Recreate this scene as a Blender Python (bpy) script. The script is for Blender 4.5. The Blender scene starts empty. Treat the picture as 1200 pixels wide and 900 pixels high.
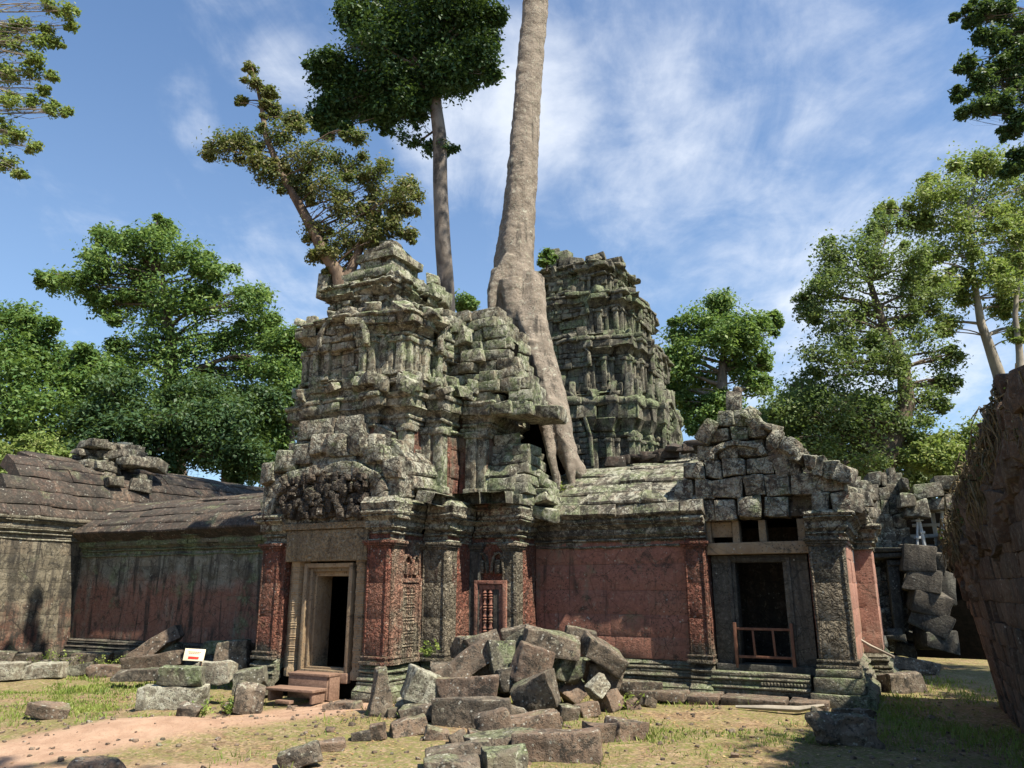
import bpy, math, random
import numpy as np
from mathutils import Vector, Matrix, Euler
R = math.radians
rng = np.random.default_rng(7)
random.seed(7)
sc = bpy.context.scene
COL = sc.collection

# ------------------------------------------------------------------ camera, sky, sun, exposure
CAMH, PITCH, FPX = 1.8, R(15.1), 880.0
cam = bpy.data.cameras.new('camera')
cam.sensor_width = 36.0
cam.lens = 36.0 * FPX / 1200.0
cam.clip_end = 2000.0
camo = bpy.data.objects.new('camera', cam)
camo.location = (0, 0, CAMH)
camo.rotation_euler = (R(90) + PITCH, 0, 0)
COL.objects.link(camo)
sc.camera = camo
sc.view_settings.view_transform = 'Standard'
sc.view_settings.look = 'None'
sc.view_settings.exposure = 1.2
sc.view_settings.gamma = 1.0
sc.view_settings.use_curve_mapping = False
sc.cycles.max_bounces = 6
sc.cycles.diffuse_bounces = 3
sc.cycles.transparent_max_bounces = 4

SUN_AZ, SUN_EL = 130.0, 56.0           # clockwise from +Y
sdir = Vector((math.sin(R(SUN_AZ)) * math.cos(R(SUN_EL)), math.cos(R(SUN_AZ)) * math.cos(R(SUN_EL)), math.sin(R(SUN_EL))))
sl = bpy.data.lights.new('sun', 'SUN')
sl.energy = 5.0
sl.angle = R(0.53)
sl.color = (1.0, 0.90, 0.75)
so = bpy.data.objects.new('sun', sl)
so.rotation_euler = sdir.to_track_quat('Z', 'Y').to_euler()
so.location = (20, -20, 40)
COL.objects.link(so)


class NG:
    """small helper for node graphs"""
    def __init__(s, tree):
        s.t = tree; s.n = tree.nodes; s.l = tree.links
    def node(s, typ, **kw):
        n = s.n.new(typ)
        for k, v in kw.items(): setattr(n, k, v)
        return n
    def put(s, sock, v):
        if hasattr(v, 'is_output') or isinstance(v, bpy.types.NodeSocket): s.l.new(v, sock)
        else:
            if isinstance(v, (tuple, list)) and len(v) == 3 and sock.type == 'RGBA': v = (*v, 1)
            sock.default_value = v
    def math(s, op, a, b=None, c=None, clamp=False):
        n = s.node('ShaderNodeMath', operation=op, use_clamp=clamp)
        s.put(n.inputs[0], a)
        if b is not None: s.put(n.inputs[1], b)
        if c is not None: s.put(n.inputs[2], c)
        return n.outputs[0]
    def vmath(s, op, a, b=None):
        n = s.node('ShaderNodeVectorMath', operation=op)
        s.put(n.inputs[0], a)
        if b is not None: s.put(n.inputs[1], b)
        return n.outputs['Value'] if op in ('DOT_PRODUCT', 'LENGTH') else n.outputs[0]
    def mix(s, f, a, b, mode='MIX'):
        n = s.node('ShaderNodeMix', data_type='RGBA', blend_type=mode)
        s.put(n.inputs[0], f); s.put(n.inputs[6], a); s.put(n.inputs[7], b)
        return n.outputs[2]
    def noise(s, vec, scale, detail=4.0, rough=0.55, dist=0.0):
        n = s.node('ShaderNodeTexNoise')
        s.put(n.inputs['Vector'], vec); n.inputs['Scale'].default_value = scale
        n.inputs['Detail'].default_value = detail; n.inputs['Roughness'].default_value = rough
        n.inputs['Distortion'].default_value = dist
        return n.outputs['Fac']
    def vor(s, vec, scale, feature='F1', out='Distance', rnd=1.0):
        n = s.node('ShaderNodeTexVoronoi', feature=feature)
        s.put(n.inputs['Vector'], vec); n.inputs['Scale'].default_value = scale
        n.inputs['Randomness'].default_value = rnd
        return n.outputs[out]
    def step(s, v, lo, hi, a=0.0, b=1.0):
        n = s.node('ShaderNodeMapRange', interpolation_type='SMOOTHSTEP')
        s.put(n.inputs[0], v)
        n.inputs[1].default_value = lo; n.inputs[2].default_value = hi
        n.inputs[3].default_value = a; n.inputs[4].default_value = b
        return n.outputs[0]
    def scale(s, vec, xyz):
        n = s.node('ShaderNodeVectorMath', operation='MULTIPLY')
        s.put(n.inputs[0], vec); n.inputs[1].default_value = xyz
        return n.outputs[0]


def pix_dir(px, py):
    x = (px - 600) / FPX; y = -(py - 450) / FPX
    c, s_ = math.cos(PITCH), math.sin(PITCH)
    return Vector((x, c - y * s_, s_ + y * c))

w = bpy.data.worlds.new('World')
sc.world = w
w.use_nodes = True
g = NG(w.node_tree)
bg = g.n['Background']
sky = g.node('ShaderNodeTexSky', sky_type='NISHITA')
sky.sun_disc = False
sky.sun_elevation = R(SUN_EL)
sky.sun_rotation = R(SUN_AZ)
sky.air_density = 1.15
sky.dust_density = 0.7
sky.ozone_density = 2.2
tc = g.node('ShaderNodeTexCoord')
d = g.vmath('NORMALIZE', tc.outputs['Generated'])
sep = g.node('ShaderNodeSeparateXYZ'); g.put(sep.inputs[0], d)
zz = g.math('ADD', g.math('MAXIMUM', sep.outputs[2], 0.0), 0.22)
comb = g.node('ShaderNodeCombineXYZ')
g.put(comb.inputs[0], g.math('DIVIDE', sep.outputs[0], zz)); g.put(comb.inputs[1], g.math('DIVIDE', sep.outputs[1], zz))
cv = comb.outputs[0]
n1 = g.noise(g.scale(cv, (1.0, 0.8, 1)), 1.9, 9, 0.56, 0.5)
n2 = g.noise(g.scale(cv, (1.6, 0.7, 1)), 3.7, 8, 0.62, 0.6)
fine = g.noise(cv, 9.0, 6, 0.6, 0.3)
tot = None
for (px, py, c0, wgt) in ((860, 150, 0.91, 0.27), (1000, 300, 0.93, 0.25), (700, 110, 0.985, 0.2), (215, 130, 0.9985, 0.24), (345, 90, 0.9975, 0.36),
                          (570, 140, 0.988, 0.42), (520, 110, 0.99, 0.2), (170, 210, 0.965, 0.24), (350, 340, 0.988, 0.34), (350, -10, 0.985, 0.35), (900, 60, 0.93, 0.12),
                          (1150, 480, 0.96, 0.35), (650, 470, 0.8, 0.06), (235, 165, 0.9992, 0.2)):
    dv = pix_dir(px, py).normalized()
    dot = g.vmath('DOT_PRODUCT', d, tuple(dv))
    lobe = g.math('MULTIPLY', g.step(dot, c0, 1.0), wgt)
    tot = lobe if tot is None else g.math('ADD', tot, lobe)
cl = g.math('ADD', g.math('MULTIPLY', g.math('SUBTRACT', n1, 0.5), 1.25), g.math('MULTIPLY', g.math('SUBTRACT', n2, 0.5), 0.95))
cl = g.math('ADD', cl, g.math('MULTIPLY', g.math('SUBTRACT', fine, 0.5), 0.75))
cl = g.math('ADD', cl, tot)
cmask = g.step(cl, 0.2, 1.2)
cmask = g.math('MULTIPLY', cmask, 0.85)
hz = g.step(sep.outputs[2], 0.0, 0.75, 0.34, 0.05)
base = g.mix(1.0, sky.outputs[0], (0.98, 1.28, 1.55), 'MULTIPLY')
base = g.mix(hz, base, (6.2, 7.8, 9.6))
skyc = g.mix(cmask, base, (9.0, 9.5, 10.3))
g.put(bg.inputs['Color'], skyc)
bg.inputs['Strength'].default_value = 0.05

# ------------------------------------------------------------------ geometry helpers
PH = R(26.5)
UX, UY = math.cos(PH), -math.sin(PH)
VX, VY = math.sin(PH), math.cos(PH)

def W(a, b, z=0.0): return (a * UX + b * VX, a * UY + b * VY, z)
def toab(x, y): return (x * UX + y * UY, x * VX + y * VY)

def at(px, py, Y):
    dd = pix_dir(px, py); t = Y / dd.y
    return (dd.x * t, Y, CAMH + dd.z * t)
def gat(px, py, z=0.0):
    dd = pix_dir(px, py); t = (z - CAMH) / dd.z
    return (dd.x * t, dd.y * t, z)

def _hash(ix, iy, iz, seed):
    h = (ix.astype(np.int64) * 374761393 + iy.astype(np.int64) * 668265263 + iz.astype(np.int64) * 2147483647 + seed * 144665) & 0xffffffff
    h = ((h ^ (h >> 13)) * 1274126177) & 0xffffffff
    h = ((h ^ (h >> 16)) * 2246822519) & 0xffffffff
    return ((h ^ (h >> 15)) & 0xffffff) / float(0xffffff) * 2 - 1

def vnoise(p, seed=0):
    p = np.asarray(p, float); f = np.floor(p); t = p - f; t = t * t * (3 - 2 * t); i = f.astype(np.int64)
    out = 0
    for dx in (0, 1):
        wx = t[:, 0] if dx else 1 - t[:, 0]
        for dy in (0, 1):
            wy = t[:, 1] if dy else 1 - t[:, 1]
            for dz in (0, 1):
                wz = t[:, 2] if dz else 1 - t[:, 2]
                out = out + wx * wy * wz * _hash(i[:, 0] + dx, i[:, 1] + dy, i[:, 2] + dz, seed)
    return out

def fbm(p, octs=3, seed=0):
    o = 0; a = 1.0; p = np.asarray(p, float)
    for k in range(octs):
        o = o + a * vnoise(p * (2 ** k), seed + 17 * k); a *= 0.5
    return o

def vnoise3(p, octs=2, seed=0):
    return np.stack([fbm(p, octs, seed + 101 * k) for k in range(3)], axis=1)

# rounded block lattice
def _lattice(n):
    idx = {}; pts = []
    for i in range(n + 1):
        for j in range(n + 1):
            for k in range(n + 1):
                if i in (0, n) or j in (0, n) or k in (0, n):
                    idx[(i, j, k)] = len(pts); pts.append((i, j, k))
    faces = []
    for ax in range(3):
        for side in (0, n):
            for p in range(n):
                for q in range(n):
                    def c(pp, qq):
                        t = [0, 0, 0]; t[ax] = side; t[(ax + 1) % 3] = pp; t[(ax + 2) % 3] = qq
                        return idx[tuple(t)]
                    f = [c(p, q), c(p + 1, q), c(p + 1, q + 1), c(p, q + 1)]
                    if side == 0: f = f[::-1]
                    faces.append(f)
    return np.array(pts), np.array(faces, dtype=np.int64)
LAT4 = _lattice(4)
LAT9 = _lattice(9)
LAT14 = _lattice(14)

def lathe_pts(prof, n=12):
    ang = np.linspace(0, 2 * np.pi, n, endpoint=False)
    V = []; F = []
    for (r, z) in prof:
        for t in ang: V.append((r * math.cos(t), r * math.sin(t), z))
    m = len(prof)
    for i in range(m - 1):
        for j in range(n):
            F.append((i * n + j, i * n + (j + 1) % n, (i + 1) * n + (j + 1) % n, (i + 1) * n + j))
    return np.array(V), np.array(F)


BEVS = 0.7
AMPS = 0.5
class MB:
    """collects quads; build() links them as one mesh object"""
    def __init__(s):
        s.V = []; s.F = []; s.K = []; s.n = 0
    def add(s, v, f, k=None):
        v = np.asarray(v, float); f = np.asarray(f, dtype=np.int64)
        s.V.append(v); s.F.append(f + s.n); s.n += len(v)
        s.K.append(np.full(len(v), rng.random() if k is None else k))
    def block(s, c, size, rot=None, bev=0.03, k=None, lat=None, jit=0.0):
        """rounded block; c centre, size full extents (local axes), rot euler (deg) or Matrix"""
        P, F = lat or LAT4
        n = int(P.max()); h = np.asarray(size, float) / 2
        out = np.empty(P.shape, float)
        for ax in range(3):
            b = min(bev * BEVS, h[ax] * 0.6)
            tab = np.concatenate([[-h[ax]], np.linspace(-h[ax] + b, h[ax] - b, n - 1), [h[ax]]])
            out[:, ax] = tab[P[:, ax]]
        ext = (P == 0) | (P == n); m = ext.sum(1)
        pull = np.where(m == 2, 0.25, np.where(m == 3, 0.36, 0.0))[:, None] * ext * np.minimum(bev * BEVS, h * 0.6)
        out -= np.sign(out) * pull
        if jit:
            # skew the 8 corners
            cj = rng.normal(0, jit, (2, 2, 2, 3)) * 1.0
            t = (out / h + 1) / 2
            for ax in range(3):
                pass
            wx, wy, wz = t[:, 0:1], t[:, 1:2], t[:, 2:3]
            dd = 0
            for i in (0, 1):
                for j in (0, 1):
                    for q in (0, 1):
                        dd = dd + (wx if i else 1 - wx) * (wy if j else 1 - wy) * (wz if q else 1 - wz) * cj[i, j, q]
            out = out + dd
        if rot is not None:
            M = rot if isinstance(rot, np.ndarray) else np.array(Euler([R(q) for q in rot]).to_matrix())
            out = out @ M.T
        s.add(out + np.asarray(c, float), F, k)
    def box(s, a0, a1, b0, b1, z0, z1, bev=0.02, rot=None, k=None, jit=0.0):
        s.block(((a0 + a1) / 2, (b0 + b1) / 2, (z0 + z1) / 2), (a1 - a0, b1 - b0, z1 - z0), rot, bev, k, None, jit)
    def patch(s, P, inward, g=0.012, k=None):
        """P: rows x cols x 3 outer surface; border ring folded inward by vector (rows x cols x 3 or 3)"""
        r, c, _ = P.shape
        inw = np.broadcast_to(np.asarray(inward, float), P.shape)
        ln = np.linalg.norm(inw, axis=2, keepdims=True) + 1e-9
        P = P.copy(); nrm = inw / ln
        edge = np.zeros((r, c, 1)); edge[0] = edge[-1] = 1; edge[:, 0] = edge[:, -1] = 1
        P += nrm * g * edge
        G = np.empty((r + 2, c + 2, 3)); G[1:-1, 1:-1] = P
        G[0, 1:-1] = P[0] + inw[0]; G[-1, 1:-1] = P[-1] + inw[-1]
        G[1:-1, 0] = P[:, 0] + inw[:, 0]; G[1:-1, -1] = P[:, -1] + inw[:, -1]
        for (i, j, ii, jj) in ((0, 0, 0, 0), (0, -1, 0, -1), (-1, 0, -1, 0), (-1, -1, -1, -1)): G[i, j] = P[ii, jj] + inw[ii, jj]
        R_, C_ = r + 2, c + 2
        id_ = np.arange(R_ * C_).reshape(R_, C_)
        F = np.stack([id_[:-1, :-1], id_[:-1, 1:], id_[1:, 1:], id_[1:, :-1]], axis=-1).reshape(-1, 4)
        s.add(G.reshape(-1, 3), F, k)
    def tube(s, pts, rad, n=8, k=None, flute=0.0, seed=0, caps=True):
        pts = [Vector(p) for p in pts]; V = []; F = []
        up = Vector((0.13, 0.07, 1)).normalized(); prev = None
        for i, p in enumerate(pts):
            t = (pts[min(i + 1, len(pts) - 1)] - pts[max(i - 1, 0)])
            t = t.normalized() if t.length > 1e-9 else Vector((0, 0, 1))
            if prev is None:
                x = t.orthogonal().normalized()
            else:
                x = prev - t * prev.dot(t)
                x = x.normalized() if x.length > 1e-6 else t.orthogonal().normalized()
            prev = x; y = t.cross(x)
            for j in range(n):
                th = 2 * math.pi * j / n
                rr = rad[i] * (1 + flute * math.sin(3 * th + seed + i * 0.15) + flute * 0.6 * math.sin(5 * th - seed * 2 + i * 0.2))
                V.append(p + (x * math.cos(th) + y * math.sin(th)) * rr)
        m = len(pts)
        for i in range(m - 1):
            for j in range(n):
                F.append((i * n + j, i * n + (j + 1) % n, (i + 1) * n + (j + 1) % n, (i + 1) * n + j))
        V = [tuple(v) for v in V]
        if caps:
            V.append(tuple(pts[0])); V.append(tuple(pts[-1])); a, b = len(V) - 2, len(V) - 1
            for j in range(n):
                F.append((a, (j + 1) % n, j, a)); F.append((b, (m - 1) * n + j, (m - 1) * n + (j + 1) % n, b))
        F = [f for f in F]
        q = [f for f in F if f[0] != f[3]]; tri = [f for f in F if f[0] == f[3]]
        s.add(V, np.array(q), k)
        if tri:
            base = s.n - len(V)
            s.T = getattr(s, 'T', []) + [(f[0] + base, f[1] + base, f[2] + base) for f in tri]
    def lathe(s, c, prof, n=12, k=None):
        v, f = lathe_pts(prof, n); s.add(v + np.asarray(c, float), f, k)
    def build(s, name, mat, parent=None, origin=(0, 0, 0), amp=0.0, freq=5.0, smooth=True, sharp=38, local=False, amp2=0.0):
        V = np.concatenate(s.V) if s.V else np.zeros((0, 3)); F = np.concatenate(s.F) if s.F else np.zeros((0, 4), int); K = np.concatenate(s.K) if s.K else np.zeros(0)
        if amp: V = V + vnoise3(V * freq, 3, 3) * amp * AMPS
        if amp2: V = V + vnoise3(V * 0.9, 2, 9) * amp2
        V = V - np.asarray(origin, float)
        T = np.array(getattr(s, 'T', []), dtype=np.int64).reshape(-1, 3)
        me = bpy.data.meshes.new(name)
        nv, nf, nt = len(V), len(F), len(T)
        me.vertices.add(nv); me.vertices.foreach_set('co', V.astype(np.float32).ravel())
        me.loops.add(nf * 4 + nt * 3); me.loops.foreach_set('vertex_index', np.concatenate([F.ravel(), T.ravel()]).astype(np.int32))
        me.polygons.add(nf + nt)
        me.polygons.foreach_set('loop_start', np.concatenate([np.arange(nf) * 4, nf * 4 + np.arange(nt) * 3]).astype(np.int32))
        me.update(calc_edges=True)
        at_ = me.attributes.new('blk', 'FLOAT', 'POINT'); at_.data.foreach_set('value', K.astype(np.float32))
        if smooth:
            me.polygons.foreach_set('use_smooth', np.ones(nf + nt, bool))
            if sharp: me.set_sharp_from_angle(angle=R(sharp))
        me.validate()
        o = bpy.data.objects.new(name, me)
        if mat: me.materials.append(mat)
        COL.objects.link(o)
        if parent is not None: o.parent = parent
        return o

def tag(o, label=None, cat=None, group=None, kind=None):
    if label: o['label'] = label
    if cat: o['category'] = cat
    if group: o['group'] = group
    if kind: o['kind'] = kind
    return o

def root(name, label, cat, a, b, group=None, rot=True, z=0.0):
    """Empty at the base of a thing in the temple frame (a along the facade, b into it)"""
    o = bpy.data.objects.new(name, None); COL.objects.link(o)
    o.location = W(a, b, z); o.rotation_euler = (0, 0, -PH)
    o['origin'] = (a, b, z)
    return tag(o, label, cat, group)

def wroot(name, label, cat, loc, group=None):
    o = bpy.data.objects.new(name, None); COL.objects.link(o)
    o.location = loc; o['origin'] = tuple(loc)
    return tag(o, label, cat, group)

def org(o):
    while o is not None:
        if 'origin' in o: return tuple(o['origin'])
        o = o.parent
    return (0, 0, 0)

def part(mb, name, mat, parent, **kw):
    return mb.build(name, mat, parent, origin=org(parent), **kw)

# offset polygons with mitred corners; outward = right-hand side of travel
def offset_pts(poly, closed, off):
    n = len(poly); P = [np.array(p, float) for p in poly]; out = []
    def nrm(a, b):
        dd = b - a; L = np.linalg.norm(dd) + 1e-9
        return np.array([dd[1], -dd[0]]) / L
    for i in range(n):
        if closed or 0 < i < n - 1:
            n0 = nrm(P[i - 1], P[i]); n1 = nrm(P[i], P[(i + 1) % n])
            m = n0 + n1; q = np.dot(m, m)
            v = m * (2.0 / q) if q > 0.3 else n0
            out.append(P[i] + v * off)
        elif i == 0: out.append(P[0] + nrm(P[0], P[1]) * off)
        else: out.append(P[i] + nrm(P[i - 1], P[i]) * off)
    return out

def course(B, poly, closed, z0, z1, prof=((0, 0), (1, 0)), blen=0.55, jit=0.012, miss=0.0, depth=0.16, g=0.012, zj=0.0, fn=None, skip=None):
    """one course of blocks round a plan polygon. prof: (t, outward offset) samples"""
    n = len(poly); segs = n if closed else n - 1
    ts = [p[0] for p in prof]; offs = [p[1] for p in prof]
    O = [offset_pts(poly, closed, o) for o in offs]
    for i in range(segs):
        a = O[0][i]; b = O[0][(i + 1) % n]
        L = float(np.linalg.norm(b - a))
        if L < 0.02: continue
        dd = np.array(poly[(i + 1) % n], float) - np.array(poly[i], float)
        nv = np.array([dd[1], -dd[0]]); nv = nv / (np.linalg.norm(nv) + 1e-9)
        k = max(1, int(round(L / blen)))
        cuts = [0.0]
        if k > 1:
            cc = np.arange(1, k) / k + rng.uniform(-0.25, 0.25, k - 1) / k
            cuts += list(cc)
        cuts.append(1.0)
        for j in range(len(cuts) - 1):
            if rng.random() < miss: continue
            t0, t1 = cuts[j], cuts[j + 1]
            mid = (O[0][i] * (1 - (t0 + t1) / 2) + O[0][(i + 1) % n] * (t0 + t1) / 2)
            if skip and skip(i, mid, (z0 + z1) / 2): continue
            ed = min(0.2, 0.025 / max(L * (t1 - t0), 0.03))
            tc_ = [t0, t0 + (t1 - t0) * ed, (t0 + t1) / 2, t1 - (t1 - t0) * ed, t1]
            dj = rng.normal(0, jit); dsk = rng.normal(0, jit * 0.6); dz = rng.normal(0, zj)
            P = np.empty((len(prof) + 2, 5, 3))
            rows = [(0, 0.0)] + [(q, None) for q in range(len(prof))] + [(len(prof) - 1, 1.0)]
            for q in range(len(prof)):
                A = O[q][i]; Bp = O[q][(i + 1) % n]
                z = z0 + (z1 - z0) * ts[q] + dz
                for c_ in range(5):
                    t = tc_[c_]; p2 = A * (1 - t) + Bp * t + nv * (dj + dsk * (c_ - 2) / 2)
                    P[q + 1, c_] = (p2[0], p2[1], z)
            # round the top and bottom rows
            P[0] = P[1]; P[-1] = P[-2]
            hgt = (z1 - z0)
            e = min(0.02, hgt * 0.2)
            P[1, :, 2] += e; P[-2, :, 2] -= e
            P[0, :, 2] += 0.001; P[-1, :, 2] -= 0.001
            if fn: P = fn(P)
            dep = depth
            B.patch(P, (-nv[0] * dep, -nv[1] * dep, 0), g=g)

def core(B, poly, off, z0, z1):
    O = offset_pts(poly, True, off); n = len(O)
    V = [(p[0], p[1], z0) for p in O] + [(p[0], p[1], z1) for p in O]
    c = np.mean(np.array(O), axis=0)
    V.append((c[0], c[1], z1))
    F = [(i, (i + 1) % n, (i + 1) % n + n, i + n) for i in range(n)]
    B.add(V, F, 0.1)
    base = B.n - len(V)
    B.T = getattr(B, 'T', []) + [(base + i + n, base + (i + 1) % n + n, base + 2 * n) for i in range(n)]

def rprof(*pts): return pts
# moulding profiles (t, outward)
PLAIN = ((0, 0), (1, 0))
TORUS = ((0, 0.0), (0.2, 0.035), (0.5, 0.05), (0.8, 0.035), (1, 0.0))
CYMA = ((0, 0.0), (0.3, 0.015), (0.6, 0.05), (0.85, 0.09), (1, 0.1))
CYMAR = ((0, 0.1), (0.15, 0.09), (0.4, 0.05), (0.7, 0.015), (1, 0.0))

def addoff(prof, o, s=1.0): return tuple((t, v * s + o) for t, v in prof)

def moulded(B, poly, closed, z, layers, **kw):
    """layers: list of (height, profile, base offset, scale)"""
    for (h, p, o, s_) in layers:
        course(B, poly, closed, z, z + h, addoff(p, o, s_), **kw)
        z += h
    return z

BASE_L = [(0.16, PLAIN, 0.24, 1), (0.09, CYMAR, 0.15, 0.9), (0.05, PLAIN, 0.13, 1), (0.08, TORUS, 0.09, 1), (0.04, PLAIN, 0.07, 1), (0.08, TORUS, 0.05, 0.9), (0.08, CYMAR, 0.0, 0.6)]
CORN_L = [(0.05, TORUS, 0.01, .6), (0.07, PLAIN, 0.0, 1), (0.05, TORUS, 0.03, .7), (0.08, CYMA, 0.03, .7), (0.09, PLAIN, 0.11, 1), (0.09, CYMA, 0.11, .8), (0.1, TORUS, 0.18, .9)]

def hscale(layers, H, so=1.0):
    t = sum(l[0] for l in layers)
    return [(l[0] * H / t, l[1], l[2] * so, l[3] * so) for l in layers]
# ------------------------------------------------------------------ materials
def new_mat(name):
    m = bpy.data.materials.new(name); m.use_nodes = True
    return m, NG(m.node_tree), m.node_tree.nodes['Principled BSDF']

STM = 0.74
def stone_mat(name, red=0.0, redz=(0.4, 2.9), green=0.5, pale=0.4, dark=0.45, base=(0.25, 0.235, 0.175), base2=(0.13, 0.115, 0.08),
              carve=0.0, cscale=9.0, streak=0.5, bump=1.0, redcol=(0.30, 0.105, 0.07), speck=0.4, crack=1.0):
    m, g, bs = new_mat(name)
    geo = g.node('ShaderNodeNewGeometry'); pos = geo.outputs['Position']
    att = g.node('ShaderNodeAttribute', attribute_name='blk'); blk = att.outputs['Fac']
    sp = g.node('ShaderNodeSeparateXYZ'); g.put(sp.inputs[0], pos)
    ns = g.node('ShaderNodeSeparateXYZ'); g.put(ns.inputs[0], geo.outputs['Normal'])
    up = ns.outputs[2]
    big = g.noise(pos, 0.8, 5, 0.6); med = g.noise(pos, 3.1, 6, 0.65, 0.4); fin = g.noise(pos, 17.0, 6, 0.7); vf = g.noise(pos, 70.0, 3, 0.6)
    strk = g.noise(g.scale(pos, (3.2, 3.2, 0.35)), 1.6, 5, 0.62, 0.6)
    c = g.mix(g.step(med, 0.35, 0.65), base2, base)
    c = g.mix(g.step(blk, 0.6, 1.0, 0, 0.6), c, tuple((a_ * .55 + b_ * .45) for a_, b_ in zip(base, (0.26, 0.19, 0.13))))
    c = g.mix(g.step(blk, 0.0, 0.35, 0.35, 0), c, (0.09, 0.085, 0.065))
    c = g.mix(g.step(fin, 0.45, 0.75, 0, 0.5), c, (0.31, 0.29, 0.245))
    if red > 0:
        zm = g.math('MULTIPLY', g.step(g.math('ADD', sp.outputs[2], g.math('MULTIPLY', g.math('SUBTRACT', med, 0.5), 1.6)), redz[0], redz[0] + 0.35), g.step(g.math('ADD', sp.outputs[2], g.math('MULTIPLY', g.math('SUBTRACT', big, 0.5), 2.4)), redz[1] - 0.5, redz[1] + 0.2, 1, 0))
        rm = g.math('MULTIPLY', zm, g.step(g.math('ADD', g.math('MULTIPLY', big, 0.7), g.math('MULTIPLY', strk, 0.5)), 0.75 - 0.42 * red, 0.86 - 0.32 * red))
        rc = g.mix(g.step(fin, 0.3, 0.7), redcol, tuple(x * 0.62 for x in redcol))
        rc = g.mix(g.step(blk, 0.3, 1.0, 0, 0.4), rc, (0.30, 0.155, 0.105))
        c = g.mix(g.math('MULTIPLY', rm, 0.9), c, rc)
    # running dark stains
    dk = g.math('MULTIPLY', g.step(strk, 0.62 - 0.22 * dark, 0.72 - 0.12 * dark), min(1.0, 0.35 + streak))
    c = g.mix(g.math('MULTIPLY', dk, g.step(med, 0.3, 0.6, 0.5, 1.0)), c, (0.052, 0.047, 0.04))
    blot = g.noise(pos, 2.0, 7, 0.72, 0.8)
    c = g.mix(g.step(blot, 0.60 - 0.1 * dark, 0.70 - 0.06 * dark, 0, 0.8), c, (0.045, 0.042, 0.036))
    # green algae, thicker where stone faces up
    gn = g.noise(pos, 1.35, 7, 0.68, 0.3)
    gsum = g.math('ADD', gn, g.math('MULTIPLY', up, 0.11))
    gm = g.step(gsum, 0.66 - 0.24 * green, 0.78 - 0.22 * green)
    gcol = g.mix(g.step(fin, 0.35, 0.68), (0.08, 0.11, 0.04), (0.3, 0.36, 0.21))
    c = g.mix(g.math('MULTIPLY', gm, min(0.85, 0.35 + green * 0.7)), c, gcol)
    # pale lichen crusts
    ln = g.noise(pos, 5.2, 8, 0.74, 0.5)
    ls = g.math('ADD', ln, g.math('MULTIPLY', up, 0.05))
    lm = g.step(ls, 0.68 - 0.16 * pale, 0.73 - 0.16 * pale)
    c = g.mix(g.math('MULTIPLY', lm, 0.8), c, g.mix(g.step(vf, 0.4, 0.6), (0.36, 0.37, 0.29), (0.52, 0.51, 0.43)))
    # broken crust of lichen and black patches, hand sized
    cr = g.noise(g.vmath('ADD', pos, (7.7, 3.1, 5.5)), 9.5, 8, 0.78, 0.6)
    c = g.mix(g.step(cr, 0.60 - 0.10 * pale, 0.66 - 0.10 * pale, 0, min(.8, 0.25 + .6 * pale)), c, g.mix(g.step(vf, 0.35, 0.65), (0.30, 0.32, 0.22), (0.56, 0.54, 0.45)))
    ck = g.noise(g.vmath('ADD', pos, (1.7, 8.1, 2.5)), 7.0, 8, 0.78, 0.6)
    c = g.mix(g.step(ck, 0.61 - 0.10 * dark, 0.67 - 0.10 * dark, 0, min(.85, 0.15 + .9 * dark)), c, (0.045, 0.042, 0.036))
    edg = g.vor(g.vmath('ADD', pos, g.scale(pos, (0, 0, .4))), 2.6, 'DISTANCE_TO_EDGE')
    c = g.mix(g.math('MULTIPLY', g.step(edg, .0, .028, 1, 0), min(.8, .9 * dark) * crack), c, (0.03, 0.027, 0.022))
    # small white and black specks
    v = g.vor(pos, 13.0)
    smask = g.math('MULTIPLY', g.step(v, 0.13, 0.24, 1, 0), g.step(g.noise(pos, 2.4, 3), 0.6 - 0.2 * speck, 0.66 - 0.15 * speck))
    c = g.mix(g.math('MULTIPLY', smask, 0.8), c, (0.5, 0.5, 0.44))
    v2 = g.vor(g.vmath('ADD', pos, (3.3, 1.2, 9.1)), 21.0)
    c = g.mix(g.math('MULTIPLY', g.step(v2, 0.18, 0.32, 1, 0), g.step(g.noise(pos, 1.7, 3), 0.42, 0.58, 0, 0.75)), c, (0.05, 0.047, 0.042))
    c = g.mix(1.0, c, (STM, STM, STM), 'MULTIPLY')
    g.put(bs.inputs['Base Color'], c)
    bs.inputs['Roughness'].default_value = 0.93
    bs.inputs['Specular IOR Level'].default_value = 0.25
    pits = g.vor(pos, 38.0)
    h = g.math('ADD', g.math('MULTIPLY', fin, 0.55), g.math('MULTIPLY', g.step(pits, 0.0, 0.35), 0.28))
    h = g.math('ADD', h, g.math('MULTIPLY', vf, 0.18)); h = g.math('ADD', h, g.math('MULTIPLY', med, 0.9))
    if carve:
        cvn = g.noise(pos, cscale * 0.9, 2, 0.4, 2.2)
        ridg = g.math('ABSOLUTE', g.math('SINE', g.math('MULTIPLY', cvn, 11.0)))
        cell = g.vor(pos, cscale * 1.6, 'SMOOTH_F1')
        h = g.math('ADD', h, g.math('MULTIPLY', ridg, 0.85 * carve)); h = g.math('ADD', h, g.math('MULTIPLY', cell, 1.7 * carve))
        c = g.mix(g.math('MULTIPLY', g.step(ridg, 0.1, 0.6, 1, 0), min(.75, 0.6 * carve)), c, (0.035, 0.025, 0.018))  # relief shade painted into the colour of the carved grooves
        g.put(bs.inputs['Base Color'], c)
    bp = g.node('ShaderNodeBump'); bp.inputs['Strength'].default_value = 0.85 * bump; bp.inputs['Distance'].default_value = 0.045
    g.put(bp.inputs['Height'], h); g.put(bs.inputs['Normal'], bp.outputs[0])
    return m

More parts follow.
